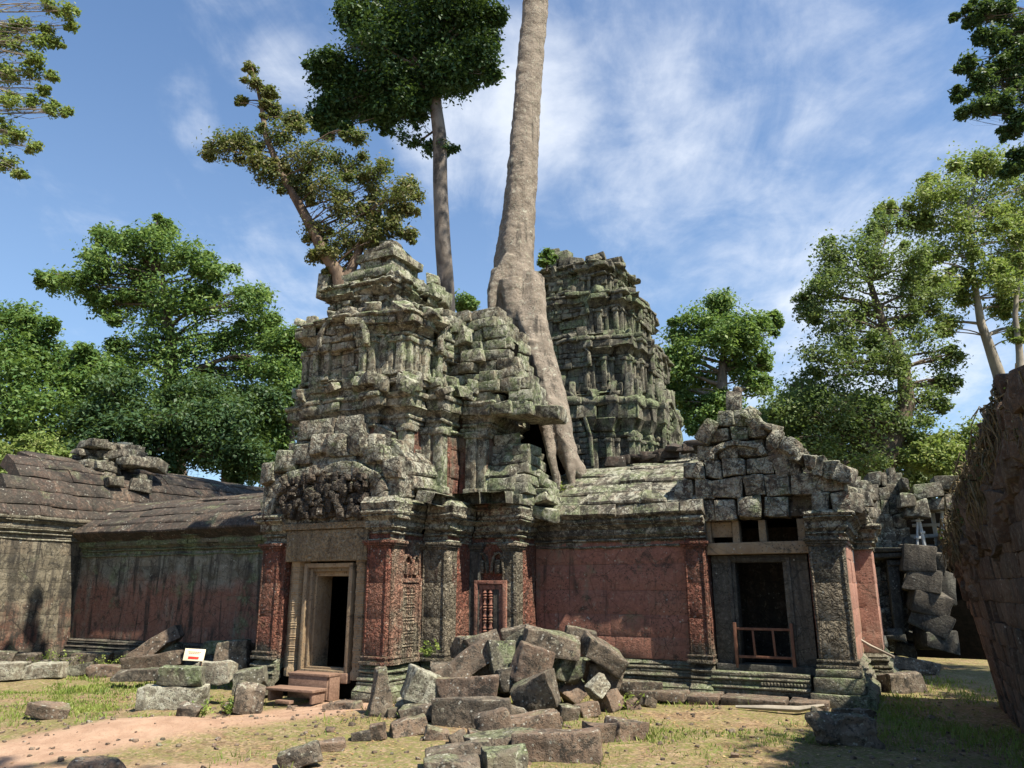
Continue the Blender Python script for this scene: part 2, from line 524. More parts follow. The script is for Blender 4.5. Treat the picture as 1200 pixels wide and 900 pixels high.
def flat_mat(name, c1, c2, scale=6.0, rough=0.85, stretch=(1, 1, 1), bump=0.4, detail=6, dist=0.3, spec=0.3, dark=None):
    m, g, bs = new_mat(name)
    geo = g.node('ShaderNodeNewGeometry'); pos = g.scale(geo.outputs['Position'], stretch)
    n = g.noise(pos, scale, detail, 0.65, dist)
    c = g.mix(g.step(n, 0.33, 0.67), c1, c2)
    if dark: c = g.mix(g.step(g.noise(pos, scale * 0.45, 5, 0.7), 0.52, 0.62), c, dark)
    g.put(bs.inputs['Base Color'], c); bs.inputs['Roughness'].default_value = rough
    bs.inputs['Specular IOR Level'].default_value = spec
    bp = g.node('ShaderNodeBump'); bp.inputs['Strength'].default_value = bump; bp.inputs['Distance'].default_value = 0.03
    g.put(bp.inputs['Height'], g.noise(pos, scale * 3, 6, 0.7)); g.put(bs.inputs['Normal'], bp.outputs[0])
    return m

def leaf_mat(name, c1, c2, c3, trans=0.35, scale=0.9):
    m, g, bs = new_mat(name)
    geo = g.node('ShaderNodeNewGeometry'); pos = geo.outputs['Position']
    att = g.node('ShaderNodeAttribute', attribute_name='blk')
    n = g.noise(pos, scale, 3, 0.6)
    c = g.mix(g.step(n, 0.35, 0.65), c1, c2)
    c = g.mix(g.step(att.outputs['Fac'], 0.55, 1.0, 0, 0.8), c, c3)
    g.put(bs.inputs['Base Color'], c); bs.inputs['Roughness'].default_value = 0.55
    bs.inputs['Specular IOR Level'].default_value = 0.3
    tr = g.node('ShaderNodeBsdfTranslucent'); g.put(tr.inputs[0], g.mix(0.5, c, (0.16, 0.24, 0.03)))
    mx = g.node('ShaderNodeMixShader'); mx.inputs[0].default_value = trans
    g.l.new(bs.outputs[0], mx.inputs[1]); g.l.new(tr.outputs[0], mx.inputs[2])
    g.l.new(mx.outputs[0], g.n['Material Output'].inputs[0])
    return m

M_tower = stone_mat('tower_stone', green=0.86, pale=0.88, dark=0.95, red=0.0, base=(0.36, 0.33, 0.24), base2=(0.2, 0.16, 0.11), crack=0.35)
M_back = stone_mat('back_tower_stone', green=0.85, pale=0.45, dark=0.95, base=(0.3, 0.3, 0.23), base2=(0.16, 0.15, 0.11), crack=0.35)
M_wallred = stone_mat('red_washed_stone', red=.95, redz=(0.3, 3.1), green=0.25, pale=0.25, dark=0.45, streak=0.4, speck=0.15, bump=1.0, redcol=(0.42, 0.185, 0.135))
M_walll = stone_mat('streaked_stone', red=0.85, redz=(0.1, 2.0), green=0.5, pale=0.15, dark=0.55, streak=0.6, base=(0.32, 0.32, 0.26), speck=0.0, redcol=(0.40, 0.175, 0.12))
M_wallg = stone_mat('grey_gallery_stone', red=0.65, redz=(0.1, 1.4), green=0.3, pale=0.2, dark=0.85, streak=0.8, base=(0.27, 0.24, 0.175), speck=0.1)
M_porch = stone_mat('carved_red_stone', red=0.9, redz=(0.55, 3.4), green=0.18, pale=0.22, dark=0.35, carve=1.0, streak=0.35)
M_porchg = stone_mat('carved_grey_stone', red=0.15, redz=(0.5, 3.0), green=0.3, pale=0.35, dark=0.45, carve=1.0, base=(0.3, 0.26, 0.19))
M_ped = stone_mat('pediment_stone', red=0.3, redz=(2.3, 4.0), green=0.68, pale=1.0, dark=0.9, base=(0.36, 0.32, 0.24), base2=(0.2, 0.15, 0.11), carve=0.5, cscale=6)
M_side = stone_mat('pink_carved_stone', red=0.62, redz=(0.5, 3.2), green=0.15, pale=0.4, dark=0.4, carve=1.0, cscale=10, redcol=(0.40, 0.2, 0.14), base=(0.36, 0.31, 0.22), streak=.3)
M_sand = stone_mat('tan_door_stone', red=0.0, green=0.02, pale=0.05, dark=0.2, streak=0.15, base=(0.36, 0.27, 0.165), base2=(0.27, 0.19, 0.115), speck=0.0, bump=0.6)
M_sandc = stone_mat('tan_carved_stone', red=0.0, green=0.02, pale=0.05, dark=0.2, streak=0.15, base=(0.37, 0.29, 0.18), base2=(0.27, 0.2, 0.12), carve=0.8, cscale=12, speck=0.0)
M_base = stone_mat('mossy_base_stone', red=0.1, redz=(0.3, 1.0), green=0.65, pale=0.5, dark=0.5, carve=0.3, cscale=12)
M_roofg = stone_mat('weathered_roof_stone', green=0.5, pale=0.75, dark=1.0, base=(0.32, 0.28, 0.22))
M_roofd = stone_mat('dark_roof_stone', green=0.15, pale=0.22, dark=1.0, base=(0.12, 0.08, 0.06), base2=(0.06, 0.042, 0.035), speck=0.3)
M_darkst = stone_mat('dark_grey_stone', green=0.12, pale=0.02, dark=0.7, base=(0.1, 0.1, 0.085), base2=(0.06, 0.055, 0.05), speck=0.0)  # dark grey stone colour with a little green
M_rubble = stone_mat('rubble_stone', green=0.35, pale=0.4, dark=0.95, base=(0.22, 0.18, 0.135), base2=(0.16, 0.125, 0.095), speck=0.8, streak=0.1, crack=0.0)
M_rubbrn = stone_mat('brown_rubble_stone', green=0.15, pale=0.25, dark=0.8, base=(0.25, 0.18, 0.13), base2=(0.17, 0.115, 0.085), speck=0.7, streak=0.1, crack=0.0)
M_rubgrn = stone_mat('green_rubble_stone', green=0.62, pale=0.45, dark=0.8, base=(0.2, 0.2, 0.15), speck=0.6, streak=0.1, crack=0.0)
M_rubwht = stone_mat('white_lichen_stone', green=0.25, pale=.95, dark=0.4, base=(0.3, 0.28, 0.22), speck=0.6, streak=0.1, crack=0.0)
M_laterite = stone_mat('laterite_wall_stone', green=0.12, pale=0.0, dark=0.5, base=(0.12, 0.08, 0.055), base2=(0.07, 0.045, 0.032), speck=0.0, streak=0.3, crack=0.0)
M_void = flat_mat('painted_shade_core', (0.004, 0.004, 0.0035), (0.007, 0.006, 0.005), spec=0.0)  # near black colour paints in the darkness of rooms and cavities
M_wood = flat_mat('step_wood', (0.14, 0.085, 0.06), (0.24, 0.155, 0.11), 5, 0.8, (1, 6, 6), 0.4)
M_rail = flat_mat('barrier_wood', (0.10, 0.045, 0.028), (0.16, 0.075, 0.045), 6, 0.75, (3, 3, 1), 0.3)
M_sign = flat_mat('sign_board_cream', (0.72, 0.64, 0.44), (0.8, 0.72, 0.52), 3, 0.6, bump=0.05)
M_signred = flat_mat('sign_red', (0.6, 0.03, 0.02), (0.66, 0.05, 0.03), 3, 0.6, bump=0.05)
M_signwood = flat_mat('sign_post_wood', (0.3, 0.17, 0.1), (0.38, 0.23, 0.14), 6, 0.8, (3, 3, 1))
M_steel = flat_mat('painted_prop_steel', (0.25, 0.27, 0.28), (0.42, 0.44, 0.44), 5, 0.5, (1, 1, 1), 0.1)
M_bark_pale = stone_mat('pale_tree_bark', green=0.03, pale=0.5, dark=0.3, base=(0.44, 0.37, 0.30), base2=(0.27, 0.22, 0.175), speck=0.3, streak=0.5, bump=1.2, crack=0.0)
M_bark_grey = flat_mat('grey_bark', (0.09, 0.075, 0.062), (0.2, 0.175, 0.15), 2.2, 0.9, (1, 1, 0.6), 0.9, 8, 0.8, dark=(0.05, 0.045, 0.04))
M_bark_dark = flat_mat('dark_bark', (0.05, 0.04, 0.03), (0.13, 0.1, 0.075), 3.0, 0.9, (1, 1, 0.5), 0.8)
M_bark_white = flat_mat('whitish_bark', (0.16, 0.145, 0.12), (0.30, 0.27, 0.22), 1.5, 0.85, (1, 1, 0.6), 0.5)
M_bark_brown = flat_mat('brown_bark', (0.06, 0.042, 0.03), (0.17, 0.125, 0.09), 3.5, 0.9, (1, 1, 0.5), 0.8)
L_mid = leaf_mat('mid_green_leaves', (0.06, 0.13, 0.035), (0.105, 0.19, 0.05), (0.18, 0.26, 0.07), .4)
L_bright = leaf_mat('bright_green_leaves', (0.075, 0.155, 0.045), (0.13, 0.22, 0.06), (0.22, 0.3, 0.09), 0.42)
L_dark = leaf_mat('dark_green_leaves', (0.02, 0.058, 0.022), (0.035, 0.08, 0.028), (0.055, 0.105, 0.035), 0.25)
L_olive = leaf_mat('olive_leaves', (0.075, 0.11, 0.04), (0.14, 0.15, 0.06), (0.24, 0.2, 0.09), 0.35)
L_oliveg = leaf_mat('grey_green_leaves', (0.09, 0.15, 0.05), (0.14, 0.2, 0.07), (0.22, 0.26, 0.11), 0.42)
L_yellow = leaf_mat('yellow_green_leaves', (0.15, 0.22, 0.055), (0.21, 0.28, 0.08), (0.32, 0.34, 0.12), 0.45)
L_deep = leaf_mat('deep_green_leaves', (0.03, 0.07, 0.03), (0.05, 0.1, 0.035), (0.08, 0.13, 0.045), 0.3)

# ------------------------------------------------------------------ temple parts
def wall_courses(B, poly, z0, z1, ch=0.36, **kw):
    n = max(1, round((z1 - z0) / ch)); hs = np.ones(n) + rng.uniform(-0.15, 0.15, n); hs = hs / hs.sum() * (z1 - z0)
    z = z0
    for h in hs:
        course(B, poly, kw.get('closed', False), z, z + h, PLAIN, **{k: v for k, v in kw.items() if k != 'closed'}); z += h

def framebox(B, a0, a1, z0, z1, b, t, d, axis='b', bev=0.01):
    """four-piece rectangular frame; axis b = facing -v, 'a' = facing +u at a=b"""
    pcs = [(a0, a0 + t, z0, z1), (a1 - t, a1, z0, z1), (a0 + t, a1 - t, z1 - t, z1), (a0 + t, a1 - t, z0, z0 + t)]
    for (p, q, r_, s_) in pcs:
        if axis == 'b': B.box(p, q, b - d, b + 0.02, r_, s_, bev)
        else: B.box(b - 0.02, b + d, p, q, r_, s_, bev)

def baluster_prof(r, h, n=5):
    pr = [(r * 0.75, 0)]
    for i in range(n):
        z = h * (i + 0.5) / n; s = h / n
        pr += [(r * 0.62, z - s * 0.42), (r * 0.95, z - s * 0.22), (r * 0.55, z - s * 0.12), (r * 1.0, z), (r * 0.55, z + s * 0.12), (r * 0.95, z + s * 0.22), (r * 0.62, z + s * 0.42)]
    pr.append((r * 0.75, h))
    return pr

def gable_slab(B, a0, a1, b0, b1, z0, z1, shape, axis='b', ch=0.3, blen=0.45, jit=0.02, skip=0.0):
    """block-built pediment slab: shape(t in 0..1 height) -> (left frac, right frac) of the width"""
    n = max(2, round((z1 - z0) / ch)); H = (z1 - z0) / n
    for i in range(n):
        t = (i + 0.35) / n; l, r_ = shape(t)
        x0 = a0 + (a1 - a0) * l; x1 = a0 + (a1 - a0) * r_
        k = max(1, round((x1 - x0) / blen)); cuts = np.linspace(x0, x1, k + 1)
        if k > 1: cuts[1:-1] += rng.uniform(-0.2, 0.2, k - 1) * (x1 - x0) / k
        for j in range(k):
            if rng.random() < skip: continue
            dj = rng.normal(0, jit); zc = z0 + H * (i + 0.5)
            wv = cuts[j + 1] - cuts[j]
            sz = (wv - 0.012, b1 - b0, H - 0.012)
            rt = (rng.normal(0, 1.2), rng.normal(0, 1.2), rng.normal(0, 2))
            c = ((cuts[j] + cuts[j + 1]) / 2, (b0 + b1) / 2 + dj, zc)
            if axis == 'b': B.block(c, sz, rt, 0.04, jit=0.012)
            else: B.block(((b0 + b1) / 2 + dj, c[0], zc), (b1 - b0, wv - 0.012, H - 0.012), rt, 0.04, jit=0.012)

def arch_band(B, a0, a1, b0, b1, z0, z1, wid=0.16, n=14, power=0.8, axis='b', lobes=0.0):
    """raised polylobed frame round a pediment"""
    for i in range(n):
        def P(t):
            th = math.pi * t
            x = (a0 + a1) / 2 - (a1 - a0) / 2 * math.cos(th)
            z = z0 + (z1 - z0) * (math.sin(th) ** power) * (1 + lobes * math.sin(6 * th))
            return x, z
        x, z = P(i / n); x2, z2 = P((i + 1) / n)
        L = math.hypot(x2 - x, z2 - z); ang = math.degrees(math.atan2(z2 - z, x2 - x))
        if axis == 'b': B.block(((x + x2) / 2, (b0 + b1) / 2, (z + z2) / 2), (L + 0.03, b1 - b0, wid), (0, -ang, 0), 0.03, jit=0.01)
        else: B.block(((b0 + b1) / 2, (x + x2) / 2, (z + z2) / 2), (b1 - b0, L + 0.03, wid), (ang, 0, 0), 0.03, jit=0.01)

def antefixes(B, poly, off, z, h, w, sp, miss=0.3, closed=True):
    O = offset_pts(poly, closed, off); n = len(O)
    for i in range(n if closed else n - 1):
        a, b = O[i], O[(i + 1) % n]; L = np.linalg.norm(b - a)
        if L < 0.15: continue
        dd = (b - a) / L; ang = math.degrees(math.atan2(dd[1], dd[0]))
        k = max(1, int(L / sp))
        for j in range(k):
            if rng.random() < miss: continue
            p = a + dd * L * (j + 0.5) / k; hh = h * rng.uniform(0.55, 1.25); ww = w * rng.uniform(0.8, 1.25)
            B.block((p[0], p[1], z + hh / 2), (ww, ww * 0.75, hh), (rng.normal(0, 4), rng.normal(0, 4), ang + rng.normal(0, 5)), 0.05, jit=0.025)

def loose(B, poly, off, z, n, s):
    O = offset_pts(poly, True, off); m = len(O)
    for i in range(n):
        j = rng.integers(m); t = rng.random(); p = O[j] * (1 - t) + O[(j + 1) % m] * t; q = s * rng.uniform(.6, 1.4)
        B.block((p[0], p[1], z + rng.uniform(-.12, .1)), (q, q * rng.uniform(.6, 1.1), q * rng.uniform(.45, .9)), (rng.normal(0, 12), rng.normal(0, 12), rng.uniform(0, 90)), .05, jit=.03)

def cross(ac, bc, h, p1=0.14, f1=0.68, p2=0.12, f2=0.4, hb=None):
    """redented square plan, counter-clockwise"""
    hb = hb or h
    def side(hw, hd):
        w1, w2 = hw * f1, hw * f2
        return [(-hw, -hd), (-w1, -hd), (-w1, -hd - p1), (-w2, -hd - p1), (-w2, -hd - p1 - p2), (w2, -hd - p1 - p2), (w2, -hd - p1), (w1, -hd - p1), (w1, -hd)]
    pts = [(ac + x, bc + y) for x, y in side(h, hb)]
    pts += [(ac - y, bc + x) for x, y in side(hb, h)]
    pts += [(ac - x, bc - y) for x, y in side(h, hb)]
    pts += [(ac + y, bc - x) for x, y in side(hb, h)]
    return pts

def tier(parent, mat, ac, bc, h, z0, z1, name='tier', p1=0.13, p2=0.1, cor=0.36, corout=1.25, miss=0.03, jit=0.02, niche=True, hb=None, missfn=None, cornermiss=0.25, low=0.14):
    H = z1 - z0; poly = cross(ac, bc, h, p1, 0.7, p2, 0.42, hb)
    B = MB()
    core(B, poly, -0.13, z0 - 0.05, z1 - 0.04)
    kw = dict(jit=jit * 1.25, miss=0.0, blen=0.4, depth=0.18, skip=missfn, g=.026)
    z = moulded(B, poly, True, z0, hscale([(0.1, PLAIN, 0.09, 1), (0.07, CYMAR, 0.03, .6), (0.05, TORUS, 0.02, .8)], H * low), **kw)
    zc = z1 - H * cor
    n = max(2, round((zc - z) / 0.28)); hh = (zc - z) / n
    for i in range(n):
        course(B, poly, True, z, z + hh, PLAIN, **kw); z += hh
    body = part(B, name, mat, parent, amp=0.035, freq=3.2, amp2=0.03)
    # cornice
    B = MB()
    z = moulded(B, poly, True, zc, hscale([(0.05, TORUS, 0.0, .7), (0.09, CYMA, 0.02 * corout, corout), (0.1, PLAIN, 0.13 * corout, 1), (0.07, TORUS, 0.15 * corout, .8)], (z1 - zc)),
                **dict(kw, jit=jit * 1.9, miss=miss + .04, depth=0.34))
    antefixes(B, poly, 0.02, z1 - 0.03, H * 0.16, 0.2, 0.3, miss=0.35)
    loose(B, poly, .1, z1 + .02, int(h * 16), .26)
    part(B, 'cornice', mat, parent, amp=0.07, freq=3.6, amp2=0.04)
    # corner and bay pilasters
    B = MB()
    O = offset_pts(poly, True, 0.0); m = len(O)
    zb, zt = z0 + H * low, zc
    for i in range(m):
        a, b = O[i], O[(i + 1) % m]; L = np.linalg.norm(b - a)
        if L < 0.22: continue
        dd = (b - a) / L; nv = np.array([dd[1], -dd[0]]); ang = math.degrees(math.atan2(dd[1], dd[0]))
        for e in ((0.09,) if L < 0.36 else (0.09, L - 0.09)):
            p = a + dd * e + nv * 0.03
            B = MB()
            B.block((p[0], p[1], (zb + zt) / 2), (0.13, 0.12, zt - zb), (0, 0, ang), 0.02, jit=0.01)
            B.block((p[0] + nv[0] * 0.02, p[1] + nv[1] * 0.02, zt - 0.06), (0.2, 0.16, 0.1), (0, 0, ang), 0.025, jit=0.01)
            B.block((p[0] + nv[0] * 0.02, p[1] + nv[1] * 0.02, zb + 0.04), (0.19, 0.16, 0.09), (0, 0, ang), 0.025, jit=0.01)
            part(B, 'pilaster', mat, parent, amp=0.02, freq=5)
    if niche:
        hb_ = hb or h
        for (axis, cc, fr) in (('b', ac, bc - hb_ - p1 - p2), ('a', bc, ac + h + p1 + p2)):
            B = MB(); w_ = (h if axis == 'b' else hb_) * 0.42
            sgn = -1 if axis == 'b' else 1
            f0, f1 = sorted((fr + sgn * 0.02, fr + sgn * 0.14))
            gable_slab(B, cc - w_ * 1.15, cc + w_ * 1.15, f0, f1, z0 + H * 0.52, z1 + H * 0.1, lambda t: (0.5 - 0.5 * (1 - t ** 1.7), 0.5 + 0.5 * (1 - t ** 1.7)), axis, 0.16, 0.3, 0.015)
            f0, f1 = sorted((fr + sgn * 0.1, fr + sgn * 0.2))
            arch_band(B, cc - w_ * 1.1, cc + w_ * 1.1, f0, f1, z0 + H * 0.55, z1 + H * 0.06, 0.1, 10, 0.9, axis)
            part(B, 'niche_pediment', mat, parent, amp=0.025, freq=5)
    return poly

# ================================================================== FRONT GATE TOWER
AC = -9.0
gate = root('gate_tower', 'tall mossy stone gate tower with a dark doorway and stepped crumbling top', 'tower', AC, 12.2)
PF = 10.7                                     # porch front
# right half of the plan, from the right door jamb round to the wing
plan_r = [(-8.12, PF), (-7.65, PF), (-7.65, 11.72), (-7.12, 11.72), (-7.12, 12.6), (-6.22, 12.6), (-6.22, 13.5)]
plan_l = [(-10.42, 13.9), (-10.42, PF), (-9.93, PF)]
bm = MB()
for pl in (plan_r, plan_l):
    bm = MB(); moulded(bm, pl, False, 0.0, BASE_L, blen=0.5, jit=0.008, depth=0.2)
    part(bm, 'base_moulding', M_base, gate, amp=0.018, freq=6)
bw = MB()
for pl in (plan_r, plan_l):
    bw = MB(); wall_courses(bw, pl, 0.58, 2.72, 0.42, blen=0.6, jit=0.003, depth=0.2, g=.004)
    part(bw, 'wall', M_porch, gate, amp=0.01, freq=5)
bw = MB(); wall_courses(bw, [(-7.635, PF + 0.02), (-7.635, 11.70)], 0.58, 2.6, 0.7, blen=0.6, jit=0.002, depth=0.03, g=.004); part(bw, 'side_wall', M_side, gate, amp=0.008)
bc_ = MB()
for pl in (plan_l, plan_r):
    bc_ = MB(); moulded(bc_, pl, False, 2.55, CORN_L, blen=0.5, jit=0.01, depth=0.25)
    if pl is plan_l: part(bc_, 'cornice', M_ped, gate, amp=0.025, freq=5)
course(bc_, plan_r, False, 3.07, 3.3, ((0, 0.2), (0.5, 0.24), (1, 0.15)), blen=0.45, jit=0.012, depth=0.5)
part(bc_, 'cornice', M_ped, gate, amp=0.025, freq=5)
# solid interior behind the walls (rooms stay open behind the doorway)
bi = MB()
bi.box(-7.95, -6.42, 12.9, 15.4, 0.0, 3.2, 0.02); bi.box(-7.95, -7.35, 11.9, 13.0, 0.0, 3.2, 0.02); bi.box(-10.3, -7.9, 15.2, 15.6, 0.0, 3.2, 0.02)
bi.box(-10.3, -10.1, 11.0, 15.4, 0.0, 3.2, 0.02); bi.box(-8.06, -7.8, 10.95, 15.4, 0.0, 3.2, 0.02); bi.box(-10.3, -7.9, 10.9, 15.4, 2.75, 3.1, 0.02)
bi.box(-10.2, -7.9, 10.8, 15.3, 0.0, 0.42, 0.02)
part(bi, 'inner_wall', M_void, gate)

# pilasters with carved faces
def pilaster(parent, a0, a1, b0, b1, z0=0.56, z1=2.56, mat=M_porch, name='pilaster'):
    B = MB()
    k = 3; zs = np.linspace(z0 + 0.14, z1 - 0.12, k + 1)
    for i in range(k): B.box(a0, a1, b0, b1, zs[i] + 0.001, zs[i + 1] - 0.001, 0.006)
    for (zz_, hh, o) in ((z0, 0.06, 0.05), (z0 + 0.06, 0.04, 0.025), (z0 + 0.1, 0.04, 0.04), (z1 - 0.12, 0.035, 0.02), (z1 - 0.085, 0.04, 0.045), (z1 - 0.045, 0.05, 0.07)):
        B.box(a0 - o, a1 + o, b0 - o, b1 + o * 0.5, zz_, zz_ + hh - 0.002, 0.012)
    # carved border strips
    for x in (a0 + 0.02, a1 - 0.045):
        if b1 - b0 < (a1 - a0) + 0.4: B.box(x, x + 0.025, b0 - 0.014, b0 + 0.01, z0 + 0.15, z1 - 0.14, 0.005)
    return part(B, name, mat, parent, amp=0.008, freq=8)
pilaster(gate, -8.06, -7.62, PF - 0.06, PF + 0.3)
pilaster(gate, -10.44, -10.02, PF - 0.06, PF + 0.3)
pilaster(gate, -7.58, -7.09, 11.62, 12.0, mat=M_porchg)
pilaster(gate, -6.46, -6.18, 12.54, 12.85, mat=M_porchg)
pilaster(gate, -7.64, -7.58, PF + 0.04, PF + 0.34, mat=M_side)
pilaster(gate, -7.66, -7.60, PF + 0.80, PF + 1.0, mat=M_side)
pilaster(gate, -7.14, -6.9, 12.52, 12.8, mat=M_darkst)

# doorway: frame, colonettes, lintel, sill
B = MB()
framebox(B, -9.5, -8.42, 0.36, 2.2, PF + 0.12, 0.075, 0.10)
framebox(B, -9.43, -8.49, 0.40, 2.13, PF + 0.2, 0.07, 0.10)
B.box(-9.44, -9.32, PF + 0.18, PF + 0.6, 0.42, 2.08, 0.01); B.box(-8.6, -8.48, PF + 0.18, PF + 0.6, 0.42, 2.08, 0.01); B.box(-9.32, -8.6, PF + 0.18, PF + 0.6, 1.98, 2.08, 0.01)
part(B, 'door_frame', M_sand, gate, amp=0.004)
for x in (-9.7, -8.26):
    B = MB(); r_ = 0.115
    pr = [(r_ * 1.2, 0.0), (r_ * 1.2, 0.12)]
    for i in range(9):
        z = 0.16 + i * 0.19
        pr += [(r_ * 0.98, z), (r_ * 0.98, z + 0.06), (r_ * 1.07, z + 0.07), (r_ * 1.0, z + 0.085), (r_ * 1.1, z + 0.11), (r_ * 1.0, z + 0.13), (r_ * 1.07, z + 0.15), (r_ * 0.98, z + 0.16)]
    pr += [(r_ * 1.15, 1.88), (r_ * 1.15, 1.95), (0.001, 1.95)]
    B.lathe((x, PF + 0.12, 0.3), pr, 8)
    part(B, 'colonette', M_sand, gate, amp=0.004)
B = MB()
for (x0, x1) in ((-9.98, -9.5), (-8.42, -8.06)):
    B = MB(); wall_courses(B, [(x0, PF + 0.16), (x1, PF + 0.16)], 0.1, 2.7, 0.5, blen=0.7, jit=0.004, depth=0.2)
    part(B, 'door_jamb_wall', M_sand, gate, amp=0.006)
B = MB(); B.box(-9.9, -8.08, PF - 0.05, PF + 0.35, 2.23, 2.78, 0.025)
B.box(-9.98, -8.0, PF - 0.1, PF + 0.3, 2.785, 2.9, 0.02)
part(B, 'lintel', M_sandc, gate, amp=0.02, freq=6)
B = MB(); B.box(-9.5, -8.4, PF - 0.02, PF + 0.5, 0.24, 0.4, 0.02); part(B, 'door_sill', M_wood, gate, amp=0.006)

# false windows with turned stone bars
def false_window(parent, axis, c, fr, z0, z1, w_, nb, mat, shut=0):
    B = MB()
    framebox(B, c - w_ / 2 - 0.16, c + w_ / 2 + 0.16, z0 - 0.16, z1 + 0.16, fr, 0.07, 0.045 if axis == 'a' else 0.05, axis)
    framebox(B, c - w_ / 2 - 0.08, c + w_ / 2 + 0.08, z0 - 0.08, z1 + 0.08, fr, 0.08, 0.02, axis)
    f = part(B, 'false_window', mat, parent, amp=0.005)
    for i in range(nb):
        x = c - w_ / 2 + w_ * (i + 0.5) / (nb + shut)
        B = MB(); pr = baluster_prof(w_ / (nb + shut) * 0.47, z1 - z0)
        B.lathe((x, fr + 0.0, z0) if axis == 'b' else (fr + 0.0, x, z0), pr, 10)
        part(B, 'baluster', mat, f, amp=0.003)
    if shut:
        x0 = c - w_ / 2 + w_ * nb / (nb + shut)
        B = MB(); B.box(x0, c + w_ / 2, fr - 0.02, fr + 0.05, z0, z1, 0.01); part(B, 'closed_blind', M_darkst, f)
false_window(gate, 'a', 11.27, -7.60, 0.72, 1.78, 0.34, 5, M_side)
false_window(gate, 'b', -6.68, 12.54, 0.72, 1.75, 0.34, 2, M_wallred, 1)
B = MB()
for cc in (11.17, 11.43): 
    B = MB(); arch_band(B, cc - 0.11, cc + 0.11, -7.62, -7.57, 2.02, 2.34, 0.04, 8, 0.6, 'a'); B.box(-7.63, -7.575, cc - 0.05, cc + 0.05, 2.0, 2.2, 0.02); part(B, 'niche_relief', M_side, gate, amp=0.01, freq=9)
for cc in (-6.9, -6.55): 
    B = MB(); arch_band(B, cc - 0.12, cc + 0.12, 12.52, 12.6, 2.05, 2.4, 0.045, 8, 0.6, 'b'); B.box(cc - 0.06, cc + 0.06, 12.53, 12.6, 2.03, 2.28, 0.02); part(B, 'niche_relief', M_porchg, gate, amp=0.01, freq=9)

# porch pediment: thick slab with carved tympanum, vaulted porch roof behind it
def pshape(t): return (0.0 + 0.0 * t if t < 0.35 else 0.02 + 0.42 * (t - 0.35), 1.0 if t < 0.3 else 1.0 - 0.55 * (t - 0.3) ** 1.1)
B = MB()
gable_slab(B, -10.62, -7.45, PF - 0.02, PF + 0.42, 2.9, 4.85, pshape, 'b', 0.39, 0.62, 0.03)
part(B, 'pediment', M_ped, gate, amp=0.05, freq=3.0)
B = MB()
arch_band(B, -10.35, -7.75, PF - 0.14, PF + 0.05, 2.95, 3.85, 0.24, 14, 0.5, 'b')
for i in range(8):
    B.block((-10.4 + i * 0.4, PF - 0.02, 3.45 + .85 * math.sin(math.pi * (i + .7) / 8.4) ** .6 + rng.uniform(-.05, .05)), (rng.uniform(.36, .46), 0.26, rng.uniform(.3, .5)), (0, rng.normal(0, 5), rng.normal(0, 4)), 0.06, jit=0.025)
part(B, 'pediment_frame', M_ped, gate, amp=0.05, freq=3.5)
B = MB(); gable_slab(B, -10.15, -7.95, PF - 0.13, PF + 0.1, 2.98, 3.8, lambda t: (0.12 * t, 1 - 0.12 * t), 'b', 0.2, 0.24, 0.02)
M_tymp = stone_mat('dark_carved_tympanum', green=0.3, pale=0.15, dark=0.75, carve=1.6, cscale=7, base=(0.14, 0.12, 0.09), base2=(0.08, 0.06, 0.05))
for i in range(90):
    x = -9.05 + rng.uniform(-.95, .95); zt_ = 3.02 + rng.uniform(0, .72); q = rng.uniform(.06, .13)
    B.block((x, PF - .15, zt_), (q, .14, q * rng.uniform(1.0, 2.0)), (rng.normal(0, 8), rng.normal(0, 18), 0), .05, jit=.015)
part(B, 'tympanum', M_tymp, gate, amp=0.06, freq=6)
# vault side of the porch roof, curved down over the right side
def vault_side(B, b0, b1, prof, blen=0.5, depth=0.3, jit=0.02, axis='a', miss=0.0, missfn=None):
    """courses between successive profile points (x, z); runs along the other axis from b0 to b1"""
    for i in range(len(prof) - 1):
        (x0, z0), (x1, z1) = prof[i], prof[i + 1]
        L = b1 - b0; k = max(1, round(L / blen)); cuts = np.linspace(b0, b1, k + 1)
        if k > 1: cuts[1:-1] += rng.uniform(-0.28, 0.28, k - 1) * L / k
        tx, tz = x1 - x0, z1 - z0; tl = math.hypot(tx, tz)
        nx, nz = (tz / tl, -tx / tl)
        if nz < 0: nx, nz = -nx, -nz
        for j in range(k):
            if rng.random() < miss: continue
            if missfn and missfn((cuts[j] + cuts[j + 1]) / 2, i): continue
            dj = rng.normal(0, jit); y0, y1 = cuts[j], cuts[j + 1]; e = min(0.03, (y1 - y0) * 0.2)
            tilt = rng.normal(0, jit * 0.5)
            P = np.empty((4, 5, 3))
            for r_, t in enumerate((0.02, 0.12, 0.88, 0.98)):
                lift = dj + (0.018 if r_ in (1, 2) else 0) - 0.02 * t
                for c_, y in enumerate((y0, y0 + e, (y0 + y1) / 2, y1 - e, y1)):
                    l2 = lift + tilt * (c_ - 2) / 2
                    x = x0 + tx * t + nx * l2; z = z0 + tz * t + nz * l2
                    P[r_, c_] = (x, y, z) if axis == 'a' else (y, x, z)
            inw = (-nx * depth, 0, -nz * depth) if axis == 'a' else (0, -nx * depth, -nz * depth)
            B.patch(P, inw, g=0.014)
B = MB()
prf = [(-7.42, 3.25), (-7.38, 3.45), (-7.42, 3.72), (-7.52, 3.98), (-7.68, 4.22), (-7.9, 4.45), (-8.2, 4.65), (-8.6, 4.8)]
vault_side(B, PF + 0.3, 11.75, prf, 0.5, 0.35, 0.02, 'a')
prf2 = [(-11.0 + 0.4, 3.2), (-10.65, 3.5), (-10.5, 3.9), (-10.2, 4.35), (-9.7, 4.7)]
vault_side(B, PF + 0.3, 11.9, prf2, 0.5, 0.35, 0.02, 'a')
